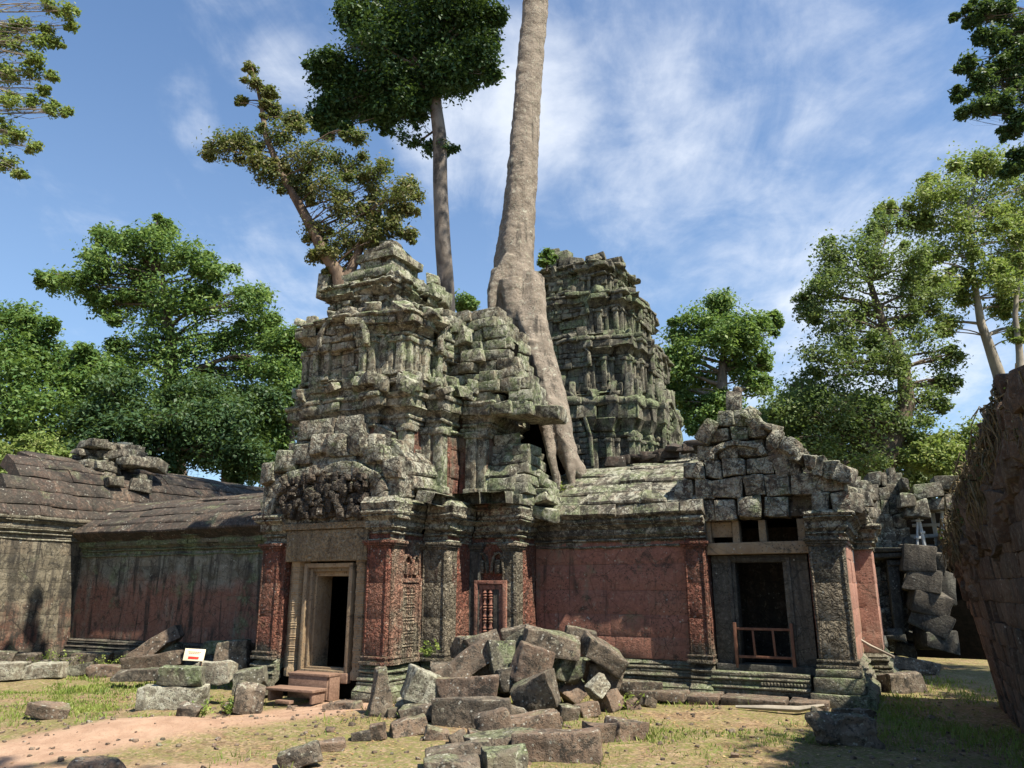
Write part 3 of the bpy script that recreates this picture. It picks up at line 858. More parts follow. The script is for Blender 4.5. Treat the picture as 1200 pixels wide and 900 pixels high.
B.box(-10.3, -7.75, PF + 0.35, 12.0, 3.1, 4.35, 0.05)
part(B, 'porch_roof', M_ped, gate, amp=0.04, freq=3)
# second bay half-pediment (mossy, curved)
B = MB()
prf = [(12.42, 3.28), (12.4, 3.5), (12.45, 3.78), (12.55, 4.05), (12.68, 4.3), (12.85, 4.5)]
vault_side(B, -7.2, -6.12, prf, 0.55, 0.4, 0.02, 'b')
B.box(-7.1, -6.2, 12.75, 13.6, 3.1, 4.35, 0.06)
for i in range(6):
    B.block((-6.12 + rng.uniform(-.03, .06), 12.62 + i * 0.05, 3.35 + i * 0.19), (0.34, 0.55, 0.18), (0, rng.normal(0, 3), rng.normal(0, 4)), 0.03, jit=0.015)
part(B, 'bay_roof', stone_mat('black_mossy_roof', green=0.85, pale=0.7, dark=0.8, base=(0.26, 0.26, 0.2)), gate, amp=0.04, freq=3)

# body above the cornice, tiers
B = MB()
poly0 = [(-10.35, 11.2), (-9.75, 11.2), (-9.75, 11.0), (-8.3, 11.0), (-8.3, 11.2), (-7.72, 11.2), (-7.72, 11.75), (-7.35, 11.75), (-7.35, 12.45), (-6.75, 12.45), (-6.75, 13.9), (-10.35, 13.9)]
core(B, poly0, -0.12, 2.9, 5.3)
z = moulded(B, poly0, True, 3.15, hscale(BASE_L[1:], 0.35, 0.6), jit=0.012, blen=0.45)
n = 4
for i in range(n): course(B, poly0, True, z, z + 0.28, PLAIN, blen=0.45, jit=0.012, depth=0.2); z += 0.28
part(B, 'upper_wall', stone_mat('warm_tower_stone', red=0.55, redz=(3.0, 6.5), green=0.25, pale=0.3, dark=0.45, carve=0.5), gate, amp=0.02, freq=4)
B = MB()
z = moulded(B, poly0, True, z, hscale([(0.05, TORUS, 0.0, .8), (0.05, PLAIN, 0.02, 1), (0.06, TORUS, 0.03, .8), (0.09, CYMA, 0.04, 1.1), (0.1, PLAIN, 0.16, 1), (0.08, TORUS, 0.17, .9), (0.1, PLAIN, 0.1, 1)], 5.42 - z), jit=0.022, blen=0.4, depth=0.35, miss=0.02)
antefixes(B, poly0, 0.06, z - 0.02, 0.28, 0.26, 0.36, 0.25)
loose(B, poly0, .15, z + .02, 26, .28)
part(B, 'middle_cornice', M_tower, gate, amp=0.05, freq=3.5, amp2=0.03)
B = MB()
for (x, y) in ((-7.72, 11.2), (-7.35, 11.78), (-6.8, 12.45), (-7.6, 11.72), (-7.0, 12.42), (-8.1, 11.16)):
    B = MB(); B.box(x - 0.16, x + 0.05, y - 0.05, y + 0.16, 3.5, 4.62, 0.03, jit=0.01); B.box(x - 0.2, x + 0.09, y - 0.09, y + 0.2, 4.55, 4.68, 0.03)
    B.box(x - 0.2, x + 0.09, y - 0.09, y + 0.2, 3.45, 3.58, 0.03)
    part(B, 'upper_pilaster', M_tower, gate, amp=0.02)
tier(gate, M_tower, -8.98, 12.32, 1.22, 5.4, 6.85, p1=0.12, p2=0.08, cor=0.34, corout=1.15, jit=0.035)
# ledge blocks at the foot of tier two, front left
tier(gate, M_tower, -9.12, 12.2, 0.76, 6.85, 7.75, p1=0.06, p2=0.04, cor=0.4, corout=1.15, jit=0.035, niche=False, low=0.2)
B = MB()
pt = [(-9.68, 11.6), (-8.52, 11.6), (-8.52, 12.8), (-9.68, 12.8)]
core(B, pt, -0.1, 7.6, 8.3)
course(B, pt, True, 7.72, 7.95, PLAIN, blen=0.5, jit=0.03); course(B, pt, True, 7.95, 8.12, addoff(PLAIN, 0.1), blen=0.8, jit=0.03, depth=0.4)
course(B, pt, True, 8.12, 8.2, addoff(PLAIN, 0.0), blen=0.6, jit=0.02)
pt2 = [(-9.42, 11.75), (-8.62, 11.75), (-8.62, 12.6), (-9.42, 12.6)]
core(B, pt2, -0.08, 8.1, 8.55)
course(B, pt2, True, 8.2, 8.42, PLAIN, blen=0.45, jit=0.03); course(B, pt2, True, 8.42, 8.58, addoff(PLAIN, 0.09), blen=0.6, jit=0.03, depth=0.5)
B.block((-9.0, 12.1, 8.66), (0.75, 0.8, 0.16), (2, -4, 6), 0.05, jit=0.02)
B.block((-8.85, 12.0, 8.8), (0.4, 0.45, 0.16), (0, 6, 14), 0.05, jit=0.02); B.block((-9.0, 12.05, 8.93), (0.28, 0.3, 0.13), (0, -6, 30), 0.05, jit=0.03)
part(B, 'crown', M_tower, gate, amp=0.045, freq=3.5)
B = MB()
# loose blocks: right shoulder of crown, missing corner stones, upstanding slab on the left
for (px, py, b, sx, sy, sz, rz) in ((383, 338, 11.6, .2, .3, .55, 5), (505, 345, 12.6, .45, .5, .28, -8), (515, 352, 12.9, .4, .4, .35, 12), (508, 330, 12.9, .3, .3, .25, 30), (520, 372, 12.7, .5, .5, .25, 5),
                                    (530, 385, 12.4, .45, .5, .3, 10), (498, 388, 11.9, .3, .4, .3, -15), (540, 398, 12.5, .5, .5, .3, 0)):
    dd = pix_dir(px, py); q = toab(dd.x, dd.y); t = b / q[1]
    B = MB(); B.block((q[0] * t, b, CAMH + dd.z * t), (sx, sy, sz), (rng.normal(0, 5), rng.normal(0, 5), rz), 0.04, jit=0.03)
    part(B, 'displaced_block', M_tower, gate, amp=0.03)

# right shoulder: collapsing masonry under the tree, dark cavity below its overhang
B = MB()
def ruin_layer(B, a0, a1, b0, b1, z0, z1, blen=0.42, jit=0.05, miss=0.04, rot=4, back=True):
    """perimeter of chunky blocks round a rectangle plus a dark core"""
    H = z1 - z0
    def run(p, q, ang):
        L = math.hypot(q[0] - p[0], q[1] - p[1]); k = max(1, round(L / blen)); cuts = np.linspace(0, 1, k + 1)
        if k > 1: cuts[1:-1] += rng.uniform(-.22, .22, k - 1) / k
        for j in range(k):
            if rng.random() < miss: continue
            t = (cuts[j] + cuts[j + 1]) / 2; ww = (cuts[j + 1] - cuts[j]) * L
            o = rng.normal(0, jit); nx, ny = math.sin(R(ang)), -math.cos(R(ang)); dep = rng.uniform(.34, .5)
            B.block((p[0] + (q[0] - p[0]) * t + nx * (o - dep / 2 + .05), p[1] + (q[1] - p[1]) * t + ny * (o - dep / 2 + .05), z0 + H / 2), (ww - .015, dep, H - .012),
                    (rng.normal(0, rot * .4), rng.normal(0, rot * .4), ang + rng.normal(0, rot)), 0.045, jit=0.02)
    run((a0, b0), (a1, b0), 0); run((a1, b0), (a1, b1), 90)
    if back: run((a0, b1), (a0, b0), -90)
ext = [-5.82, -5.9, -6.0, -6.08, -6.2, -6.28, -6.4, -6.45, -6.6, -6.72]
z = 4.95
for i, e in enumerate(ext):
    hgt = 0.235
    b0 = 12.35 + 0.035 * i
    ruin_layer(B, -7.75, e, b0, 13.45, z, z + hgt, jit=0.055, back=False)
    z += hgt
part(B, 'ruined_shoulder', M_tower, gate, amp=0.045, freq=3.2)
B = MB(); B.box(-7.9, -6.9, 12.8, 14.3, 4.3, 7.0, 0.1); B.box(-6.9, -6.35, 12.75, 13.2, 5.1, 6.6, 0.1); B.box(-7.9, -6.85, 12.75, 14.4, 3.0, 5.2, 0.1)
B.box(-6.9, -5.9, 14.2, 14.6, 3.2, 5.2, 0.1)
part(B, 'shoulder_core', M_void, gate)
B = MB()
# overhanging beam stones and the stepped stones inside the cavity
B.block((-6.05, 12.75, 5.02), (0.75, 0.8, 0.24), (0, 2, -6), 0.05, jit=0.02); B.block((-5.6, 12.85, 4.98), (0.5, 0.7, 0.26), (3, 5, 8), 0.06, jit=0.03)
for i in range(7):
    B.block((-6.45 + 0.09 * i, 13.3 + rng.uniform(-.08, .08), 4.3 - 0.19 * i), (0.7, 0.7, 0.18), (rng.normal(0, 4), rng.normal(0, 5), rng.normal(0, 12)), 0.04, jit=0.03)
for i in range(4):
    B.block((-6.5 + rng.uniform(-.15, .1), 12.9 + rng.uniform(-.1, .1), 4.55 + 0.0 * i - i * .2), (0.5, 0.4, 0.2), (0, 0, rng.normal(0, 10)), 0.04, jit=0.03)
part(B, 'overhang_blocks', M_tower, gate, amp=0.04, freq=3.5)

# ================================================================== RIGHT WING
wing = root('red_wing_gallery', 'red washed gallery wall with mossy roof between gate tower and right doorway', 'gallery', -4.7, 13.5)
pw = [(-6.22, 13.5), (-3.3, 13.5)]
B = MB(); moulded(B, pw, False, 0.0, BASE_L, blen=0.7, jit=0.008, depth=0.25); part(B, 'base_moulding', M_base, wing, amp=0.015)
B = MB(); wall_courses(B, pw, 0.58, 2.6, 0.4, blen=0.7, jit=0.003, depth=0.25, g=0.007); part(B, 'wall', M_wallred, wing, amp=0.008)
B = MB(); moulded(B, pw, False, 2.48, CORN_L, blen=0.6, jit=0.01, depth=0.3)
antefixes(B, pw, 0.16, 2.98, 0.12, 0.12, 0.14, 0.1, closed=False)
part(B, 'cornice', M_roofg, wing, amp=0.03, freq=4)
B = MB()
prf = [(13.2, 3.05), (13.28, 3.27), (13.48, 3.5), (13.75, 3.72), (14.08, 3.92), (14.45, 4.08), (14.85, 4.2), (15.3, 4.28)]
vault_side(B, -6.9, -2.9, prf, 0.55, 0.35, 0.03, 'b', missfn=lambda y, i: i >= 6 and y < -5.2)
part(B, 'roof', M_roofg, wing, amp=0.04, freq=3)
B = MB(); B.box(-6.8, -0.9, 15.4, 15.8, 0, 4.0, 0.05); B.box(-6.2, -3.4, 13.75, 15.4, 2.6, 3.1, .05)
for i in range(16): B.block((-5.0 + i * 0.16 + rng.uniform(-.1, .1), 15.2 + rng.uniform(-.2, .2), 4.27 + 0.02 * i + rng.uniform(0, .14)), (rng.uniform(.25, .5), .4, rng.uniform(.1, .2)), (rng.normal(0, 6), rng.normal(0, 6), rng.normal(0, 15)), 0.04, jit=0.03)
part(B, 'ridge_stones', M_roofd, wing, amp=0.03)

# ================================================================== RIGHT DOORWAY PAVILION
pav = root('doorway_pavilion', 'stone pavilion with a dark doorway under a cracked triangular pediment, pink right flank', 'pavilion', -2.0, 13.5)
pv_l = [(-3.3, 13.42), (-2.92, 13.42)]
pv_r = [(-1.28, 13.42), (-0.75, 13.42), (-0.75, 16.6), (-0.42, 16.6), (-0.42, 18.2)]
B = MB()
for p in (pv_l, pv_r): B = MB(); moulded(B, p, False, 0.0, BASE_L, blen=0.6, jit=0.01, depth=0.22); part(B, 'base_moulding', M_base, pav, amp=0.02)
B = MB()
wall_courses(B, pv_l, 0.58, 2.62, 0.5, blen=0.8, jit=0.004, depth=0.25)
part(B, 'pilaster_wall', M_porch, pav, amp=0.01); B = MB()
wall_courses(B, pv_r[:2], 0.58, 2.62, 0.5, blen=0.8, jit=0.006, depth=0.25)
part(B, 'pilaster_wall', M_porch, pav, amp=0.01)
M_pink = stone_mat('pink_flank_stone', red=.95, redz=(0.4, 3.1), green=0.05, pale=0.15, dark=0.1, streak=0.1, redcol=(0.55, 0.28, 0.21), base=(0.5, 0.43, 0.33))
B = MB(); wall_courses(B, pv_r[1:], 0.58, 2.7, 0.45, blen=0.7, jit=0.003, depth=0.25, g=.005); part(B, 'flank_wall', M_pink, pav, amp=0.012)
B = MB()
for p in (pv_l, pv_r): B = MB(); moulded(B, p, False, 2.5, hscale(CORN_L, 0.5), blen=0.5, jit=0.012, depth=0.3); part(B, 'cornice', M_ped, pav, amp=0.03, freq=4)
pilaster(pav, -1.26, -0.72, 13.34, 13.6, mat=M_porchg)
pilaster(pav, -3.3, -2.94, 13.34, 13.6)
B = MB(); B.box(-1.42, -0.6, 13.1, 13.7, 0.0, 0.22, 0.03); B.box(-1.36, -0.64, 13.16, 13.7, .225, 0.45, 0.04); B.box(-1.33, -0.67, 13.2, 13.7, 0.455, .56, 0.03); part(B, 'pier_base', M_base, pav, amp=0.02)
# doorway
B = MB()
B.box(-2.9, -2.5, 13.62, 13.95, 0.5, 2.3, 0.015); B.box(-1.72, -1.32, 13.62, 13.95, 0.5, 2.3, 0.015); B.box(-2.9, -1.32, 13.6, 13.95, 2.2, 2.32, 0.015)
framebox(B, -2.62, -1.6, 0.5, 2.28, 13.62, 0.06, 0.04); B.box(-2.9, -1.32, 13.5, 14.0, 0.42, 0.56, 0.02)
part(B, 'door_frame', M_darkst, pav, amp=0.004)
B = MB(); B.box(-2.95, -1.26, 13.42, 13.8, 2.33, 2.53, 0.02)
part(B, 'door_beam', M_sand, pav, amp=0.01)
B = MB()
for x in (-2.9, -2.42, -1.98, -1.36): B = MB(); B.box(x - 0.06, x + 0.06, 13.5, 13.75, 2.532, 2.9, 0.015); part(B, 'beam_block', M_sand, pav, amp=0.01)
B = MB(); B.box(-2.84, -2.49, 13.55, 13.75, 2.64, 2.9, 0.02, rot=(8, 0, 0))
part(B, 'tilted_block', M_sand, pav, amp=0.01)
B = MB(); moulded(B, [(-2.95, 13.3), (-1.42, 13.3)], False, 0.12, hscale([(.06, PLAIN, .02, 1), (.06, TORUS, 0, .8), (.05, PLAIN, -.01, 1), (.06, TORUS, 0, .8), (.05, PLAIN, .02, 1)], 0.34), blen=0.8, depth=0.5)
for i in range(14): B.block((-2.15 + i * .05, 13.27, .3), (.035, .03, .05), None, .01)
part(B, 'door_sill', M_base, pav, amp=0.01)
B = MB(); B.box(-3.1, -0.95, 15.6, 16.0, 0, 3.2, .05); B.box(-3.1, -2.95, 13.9, 15.6, 0, 2.9, .05); B.box(-1.2, -0.95, 13.9, 16.0, 0, 2.9, .05); B.box(-3.1, -0.95, 13.95, 15.8, 2.9, 3.2, .05); B.box(-3.1, -.95, 13.6, 15.8, 0, .45, .03)
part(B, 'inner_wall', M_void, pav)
# pediment, cracked into big blocks
B = MB()
def prow(z0, z1, a0, a1, cuts, b=13.3, dep=0.45, gaps=(), tl=0):
    xs = [a0] + [a0 + (a1 - a0) * c for c in cuts] + [a1]
    for i in range(len(xs) - 1):
        if i in gaps: continue
        B.block(((xs[i] + xs[i + 1]) / 2, b + dep / 2 + rng.normal(0, .03), (z0 + z1) / 2), (xs[i + 1] - xs[i] - .012, dep, z1 - z0 - .008), (rng.normal(0, 1.5), rng.normal(0, 1.5) + tl, rng.normal(0, 3)), .04, jit=.018)
prow(2.92, 3.28, -3.45, -0.55, (.13, .25, .38, .52, .66, .8, .9), tl=0, gaps=(5,))
prow(3.28, 3.64, -3.4, -0.6, (.12, .25, .42, .55, .7, .86), tl=.5)
prow(3.64, 3.95, -3.25, -1.25, (.2, .35, .55, .78), tl=2)
prow(3.97, 4.25, -2.95, -1.45, (.25, .5, .78), tl=2)
prow(4.27, 4.52, -2.75, -1.75, (.4, .7), tl=2)
prow(4.52, 4.8, -2.55, -2.0, (.5,), tl=2)
B.block((-2.27, 13.5, 4.95), (.3, .35, .42), (0, 4, 8), .08, jit=.03)
B.block((-2.22, 13.5, 5.14), (.17, .22, .25), (0, 10, 8), .07, jit=.02)
part(B, 'pediment', M_ped, pav, amp=0.05, freq=3)
B = MB()
arch_band(B, -2.7, -1.8, 13.2, 13.35, 3.98, 4.2, .1, 9, .8)
# raking frame stones down the right side and the big fallen lintel block
pts = [(-2.05, 4.82), (-1.88, 4.52), (-1.62, 4.3), (-1.4, 4.06), (-1.15, 3.86), (-.85, 3.66), (-.5, 3.5)]
for i in range(len(pts) - 1):
    (x0, z0), (x1, z1) = pts[i], pts[i + 1]; L = math.hypot(x1 - x0, z1 - z0)
    for q in (.25, .75):
        B.block((x0 + (x1 - x0) * q, 13.38 + rng.normal(0, .04), z0 + (z1 - z0) * q + rng.normal(0, .02)), (L * .55 + .02, rng.uniform(.45, .6), rng.uniform(.2, .3)), (rng.normal(0, 5), -.6 * math.degrees(math.atan2(z1 - z0, x1 - x0)) + rng.normal(0, 7), rng.normal(0, 7)), .05, jit=.035)
pts = [(-2.85, 4.3), (-2.6, 4.6)]
for i in range(len(pts) - 1):
    (x0, z0), (x1, z1) = pts[i], pts[i + 1]; L = math.hypot(x1 - x0, z1 - z0)
    B.block(((x0 + x1) / 2, 13.38, (z0 + z1) / 2), (L + .04, .5, .2), (0, -math.degrees(math.atan2(z1 - z0, x1 - x0)), rng.normal(0, 4)), .05, jit=.03)
part(B, 'pediment_frame', M_ped, pav, amp=0.05, freq=3.5)
B = MB()
prf = [(-.4, 3.0), (-.45, 3.2), (-.62, 3.4), (-.85, 3.55), (-1.2, 3.68), (-1.7, 3.8), (-2.3, 3.85)]
vault_side(B, 13.8, 18.0, prf, .5, .35, .05, 'a', miss=.04)
vault_side(B, 13.7, 15.6, [(-3.3, 3.3), (-3.1, 3.7), (-2.7, 3.85), (-2.2, 3.9)], .5, .3, .03, 'a')
for i in range(22):
    B.block((-.5 + rng.uniform(-.2, .12), 13.7 + i * .2, 3.12 + rng.uniform(-.05, .5)), (rng.uniform(.25, .45), rng.uniform(.3, .5), rng.uniform(.2, .36)), (rng.normal(0, 7), rng.normal(0, 7), rng.normal(0, 12)), .05, jit=.03)
part(B, 'roof', M_roofg, pav, amp=0.045, freq=3.2)
B = MB()
for (x0, x1) in ((-3.25, -2.75), (-2.72, -1.75), (-4.2, -3.3), (-1.7, -1.15)): B.box(x0, x1, 12.75 + rng.uniform(-.04, .04), 13.3, 0, .13, .03, jit=.012)
part(B, 'front_step', M_rubbrn, pav, amp=.02)
# dark roof space behind the pediment
B = MB(); B.box(-3.0, -0.8, 13.66, 16, 2.95, 3.6, .05); B.box(-2.8, -1.5, 13.64, 14.2, 3.6, 4.25, .05); B.box(-2.5, -1.95, 13.66, 14.0, 4.2, 4.6, .05); part(B, 'roof_core', M_rubble, pav)

# ================================================================== LEFT GALLERIES
lw = root('streaked_low_gallery', 'low gallery with streaked red and grey wall, dark roof, left of the gate tower', 'gallery', -15.2, 13.6)
pl_ = [(-19.9, 13.55), (-10.42, 13.55)]
B = MB(); moulded(B, pl_, False, 0.0, hscale(BASE_L, .5), blen=.8, jit=.01, depth=.25); part(B, 'base_moulding', M_darkst, lw, amp=.02)
B = MB(); wall_courses(B, pl_, .5, 2.65, .36, blen=.75, jit=.002, depth=.3, g=.004); part(B, 'wall', M_walll, lw, amp=.012)
B = MB(); moulded(B, pl_, False, 2.55, hscale(CORN_L, .62, 1.1), blen=.6, jit=.012, depth=.3); antefixes(B, pl_, .2, 3.1, .16, .14, .17, .1, closed=False)
part(B, 'cornice', stone_mat('mossy_green_cornice', green=1.0, pale=.25, dark=.55, base=(.17, .17, .12)), lw, amp=.035, freq=4)
B = MB()
prf = [(13.15, 3.15), (13.3, 3.38), (13.6, 3.6), (14.0, 3.83), (14.5, 4.02), (15.1, 4.18), (15.7, 4.3), (16.3, 4.35)]
vault_side(B, -20.1, -10.0, prf, 1.1, .35, .014, 'b')
part(B, 'roof', M_roofd, lw, amp=.05, freq=2.4)
B = MB(); B.box(-19.8, -10.5, 15.9, 16.3, 0, 4.1, .05); part(B, 'back_wall', M_darkst, lw)

fg = root('tall_cross_gallery', 'taller grey gallery at the far left, its vaulted roof running back', 'gallery', -20.2, 14.0)
pf = [(-19.85, 5.0), (-19.85, 13.56)]
B = MB(); wall_courses(B, pf, 0.0, 3.0, .4, blen=.8, jit=.003, depth=.3, g=.004); part(B, 'wall', M_wallg, fg, amp=.012)
B = MB(); moulded(B, pf, False, 2.95, hscale(CORN_L, .62, 1.0), blen=.7, jit=.01, depth=.3); part(B, 'cornice', stone_mat('pale_edge_stone', green=.35, pale=.6, dark=.45), fg, amp=.025)
B = MB()
prf = [(-19.62, 3.55), (-19.8, 3.85), (-20.05, 4.25), (-20.35, 4.65), (-20.7, 5.0), (-21.15, 5.3), (-21.7, 5.5), (-22.2, 5.55), (-22.7, 5.5), (-23.2, 5.3), (-23.6, 5.0)]
def drop(P): return P
vault_side(B, 10.2, 30.0, prf, .6, .35, .008, 'a', missfn=lambda y, i: y < 10.2 + min(i, 8) * .5 + .25 * math.sin(i * 7))
part(B, 'roof', M_roofd, fg, amp=.05, freq=2.4)
B = MB()
for i in range(44): B.block((-21.5 + rng.uniform(-1.0, 1.3) * (1 - (i // 11) * .25), 15.2 + rng.uniform(-.9, .9), 5.25 + .24 * (i // 11) - (.5 if i % 4 == 0 else 0)), (rng.uniform(.3, .75), rng.uniform(.4, .8), rng.uniform(.2, .34)), (rng.normal(0, 6), rng.normal(0, 6), rng.normal(0, 16)), .05, jit=.04)
part(B, 'ridge_blocks', M_roofg, fg, amp=.04)
B = MB(); B.box(-23.6, -20.3, 14.6, 30.0, 0, 4.6, .05); B.box(-22.4, -20.2, 12.2, 14.6, 0, 3.9, .05); B.box(-23, -20.2, 5, 11, 0, 3.3, .05); part(B, 'inner_wall', M_darkst, fg)

# ================================================================== BACK TOWER
# placed so that its front right corner stands behind the tree
bk = root('back_sanctuary_tower', 'mossy green stepped sanctuary tower rising behind the big tree trunk', 'tower', -7.9, 24.0)
def kab(px, py, b):
    dd = pix_dir(px, py); q = toab(dd.x, dd.y); t = b / q[1]
    return q[0] * t, CAMH + dd.z * t
M_b = M_back
tier(bk, M_b, -8.15, 22.0, 2.05, 2.6, 7.0, p1=.2, p2=.15, cor=.27, corout=1.3, jit=.03, low=.12)
tier(bk, M_b, -8.15, 22.0, 1.85, 7.0, 8.9, p1=.18, p2=.12, cor=.34, corout=1.3, jit=.035)
tier(bk, M_b, -8.15, 22.0, 1.55, 8.9, 10.45, p1=.15, p2=.1, cor=.34, corout=1.3, jit=.04)
tier(bk, M_b, -8.2, 22.0, 1.12, 10.45, 11.7, p1=.1, p2=.08, cor=.4, corout=1.1, jit=.05, niche=False, miss=.12)
B = MB(); B.box(-10.5, -5.9, 19.7, 24.3, 0, 2.7, .1)
part(B, 'body', M_b, bk, amp=.03)
B = MB()
for i in range(46):
    t = rng.random(); a = -9.3 + rng.uniform(0, 2.0); b = 20.9 + rng.uniform(0, 2.0)
    zt = 11.75 + max(0, (1 - abs(a + 9.0) / .9)) * .75 * rng.random() + rng.uniform(-.1, .12)
    B.block((a, b, zt), (rng.uniform(.35, .7), rng.uniform(.35, .6), rng.uniform(.22, .36)), (rng.normal(0, 5), rng.normal(0, 5), rng.normal(0, 14)), .05, jit=.04)
for i, s_ in enumerate((.62, .5, .4)): B.block((-9.0, 21.2, 11.95 + i * .26), (s_, s_, .25), (0, 0, 8 * i), .06, jit=.03)
B.block((-7.45, 21.7, 11.95), (1.3, .5, .14), (2, -6, 5), .03, jit=.02)
B.block((-7.35, 21.5, 11.78), (1.1, .6, .2), (0, -2, 5), .04, jit=.02)
part(B, 'crown_blocks', M_b, bk, amp=.05, freq=3)
B = MB()
# pediment fragment on its right side
for i in range(9):
    B.block((-5.75 + rng.uniform(-.12, .12), 21.6 + i * .3, 4.6 + 1.5 * math.sin(math.pi * i / 8) * .8), (.45, .36, .5), (rng.normal(0, 5), rng.normal(0, 5), 0), .06, jit=.04)
for i in range(10): B.block((-5.3 + i * .16, 20.5 + rng.uniform(-.3, .3), 3.9 + rng.uniform(-.2, .5) - i * .03), (.5, .5, .35), (rng.normal(0, 8), rng.normal(0, 8), rng.normal(0, 20)), .06, jit=.04)
part(B, 'side_pediment', M_b, bk, amp=.05)

# small ruined stump right of the sanctuary tower
st = root('ruined_turret', 'small low broken turret just right of the back tower, seen above the wing roof', 'turret', -4.7, 20.0)
B = MB()
for i in range(7):
    s_ = .95 - i * .08; zc = 3.6 + i * .24
    ruin_layer(B, -4.65 - s_, -4.65 + s_, 20 - s_, 20 + s_, zc, zc + .24, jit=.05, blen=.35, miss=.1)
B.box(-5.3, -4.1, 19.4, 20.6, 0, 5.0, .1)
part(B, 'masonry', M_ped, st, amp=.04)

# ================================================================== FAR RIGHT RUINED GALLERY
fr = root('propped_ruined_gallery', 'distant ruined gallery with leaning pier and fallen lintels behind the pink flank', 'gallery', 1.2, 21.0)
def ab_at(px, py, Y):
    p = at(px, py, Y); q = toab(p[0], p[1]); return q[0], q[1], p[2]
YF = 19.0
def fblock(B, px, py, wpx, hpx, dep=.6, rot=(0, 0, 0), Y=YF, bev=.04, jit=.025):
    s_ = Y / FPX / math.cos(R(10)); c = ab_at(px, py, Y)
    B.block((c[0], c[1] + dep / 2, c[2]), (wpx * s_, dep, hpx * s_), rot, bev, jit=jit)
B = MB()
for r_, y in enumerate(range(762, 560, -16)):
    x0, x1 = (1012, 1062) if y > 625 else (1015, 1058 - (625 - y) * .1)
    xs = np.linspace(x0, x1, 4); xs[1:-1] += rng.uniform(-5, 5, 2)
    if 640 < y < 668:
        x0 -= 2; x1 += 6
    for i in range(3): fblock(B, (xs[i] + xs[i + 1]) / 2, y - 8, xs[i + 1] - xs[i] - .4, 15.4, .7, (0, rng.normal(0, 1), 10))
for i, (w_, y) in enumerate(((16, 585), (13, 573), (10, 562), (7, 553))): fblock(B, 1046 - i, y, w_, 12, .3, (0, 0, 10))
part(B, 'left_wall', M_roofg, fr, amp=.04)
B = MB(); fblock(B, 1049, 700, 11, 76, .3, (0, 0, 8), Y=18.6, bev=.03); fblock(B, 1049, 660, 17, 6, .4, Y=18.5); fblock(B, 1049, 740, 17, 7, .4, Y=18.5); fblock(B, 1050, 748, 21, 7, .5, Y=18.4)
fblock(B, 1036, 651, 48, 6, .5, Y=18.5); fblock(B, 1036, 644, 54, 6, .6, Y=18.45)
part(B, 'half_column', M_darkst, fr, amp=.01)
B = MB()
for i, (x, y, w_, h_) in enumerate(((1076, 655, 36, 30), (1082, 682, 38, 24), (1088, 706, 38, 24), (1094, 729, 38, 24), (1099, 750, 38, 22), (1066, 640, 24, 18), (1098, 660, 16, 28), (1108, 690, 16, 34), (1112, 640, 20, 26), (1060, 760, 20, 12), (1072, 748, 18, 12))):
    fblock(B, x, y, w_, h_, .8, (rng.normal(0, 6), 14 + rng.normal(0, 7), 8 + rng.normal(0, 10)), Y=18.0 if i < 5 else 18.8, bev=.06, jit=.04)
part(B, 'leaning_pier', M_darkst, fr, amp=.05)
B = MB()
for (x, y, w_, h_, r_) in ((1072, 597, 26, 18, 0), (1060, 585, 16, 14, 3), (1097, 592, 28, 14, -8), (1118, 585, 26, 14, -4), (1085, 575, 30, 14, -6), (1110, 566, 28, 16, 4), (1058, 568, 10, 14, 0), (1130, 590, 18, 30, 0), (1128, 570, 16, 16, 3)):
    fblock(B, x, y, w_, h_, .9, (0, r_, 8), Y=18.4, bev=.06, jit=.04)
part(B, 'lintel_stones', M_roofg, fr, amp=.05)
B = MB(); fblock(B, 1100, 640, 90, 90, .3, Y=21); fblock(B, 1095, 720, 90, 100, .3, Y=21.2)
part(B, 'back_wall', M_void, fr)  # near black panels, painted stand-in for the shade in the gap behind
for (x0, y0, x1, y1, r_) in ((1076, 606, 1084, 642, .045), (1104, 600, 1104, 632, .05), (1075, 610, 1075, 650, .03)):
    o = wroot('steel_prop', {1076: 'slanting pale steel prop holding the lintel stones of the distant ruin', 1104: 'upright grey steel prop at the right below the distant lintel stones', 1075: 'thin upright steel prop left of the slanting one in the distant ruin'}[x0], 'prop', at(x1, y1, 18.7), 'steel props under the distant lintel')
    B = MB(); B.tube([at(x1, y1, 18.7), at((x0 + x1) / 2, (y0 + y1) / 2, 18.7), at(x0, y0, 18.7)], [r_, r_, r_ * .8], 10); part(B, 'tube', M_steel, o, sharp=60)
    B = MB(); p = at(x0, y0, 18.7); B.box(p[0] - .1, p[0] + .1, p[1] - .1, p[1] + .1, p[2] - .015, p[2] + .015, .005); part(B, 'top_plate', M_steel, o); B = MB()
    p = at((x0 + x1) / 2, (y0 + y1) / 2, 18.7); B.box(p[0] - .06, p[0] + .06, p[1] - .06, p[1] + .06, p[2] - .03, p[2] + .03, .01); part(B, 'collar', M_steel, o)
o = root('timber_shoring', 'dark timber shoring beams in the gap below the distant lintel stones', 'shoring', *ab_at(1095, 640, 19.4)[:2])
B = MB()
for (x, y, w_, h_) in ((1090, 615, 36, 3), (1090, 628, 40, 4), (1092, 640, 40, 3), (1096, 622, 4, 45)): fblock(B, x, y, w_, h_, .12, Y=19.4, bev=.01, jit=0)
part(B, 'beam', M_steel, o)

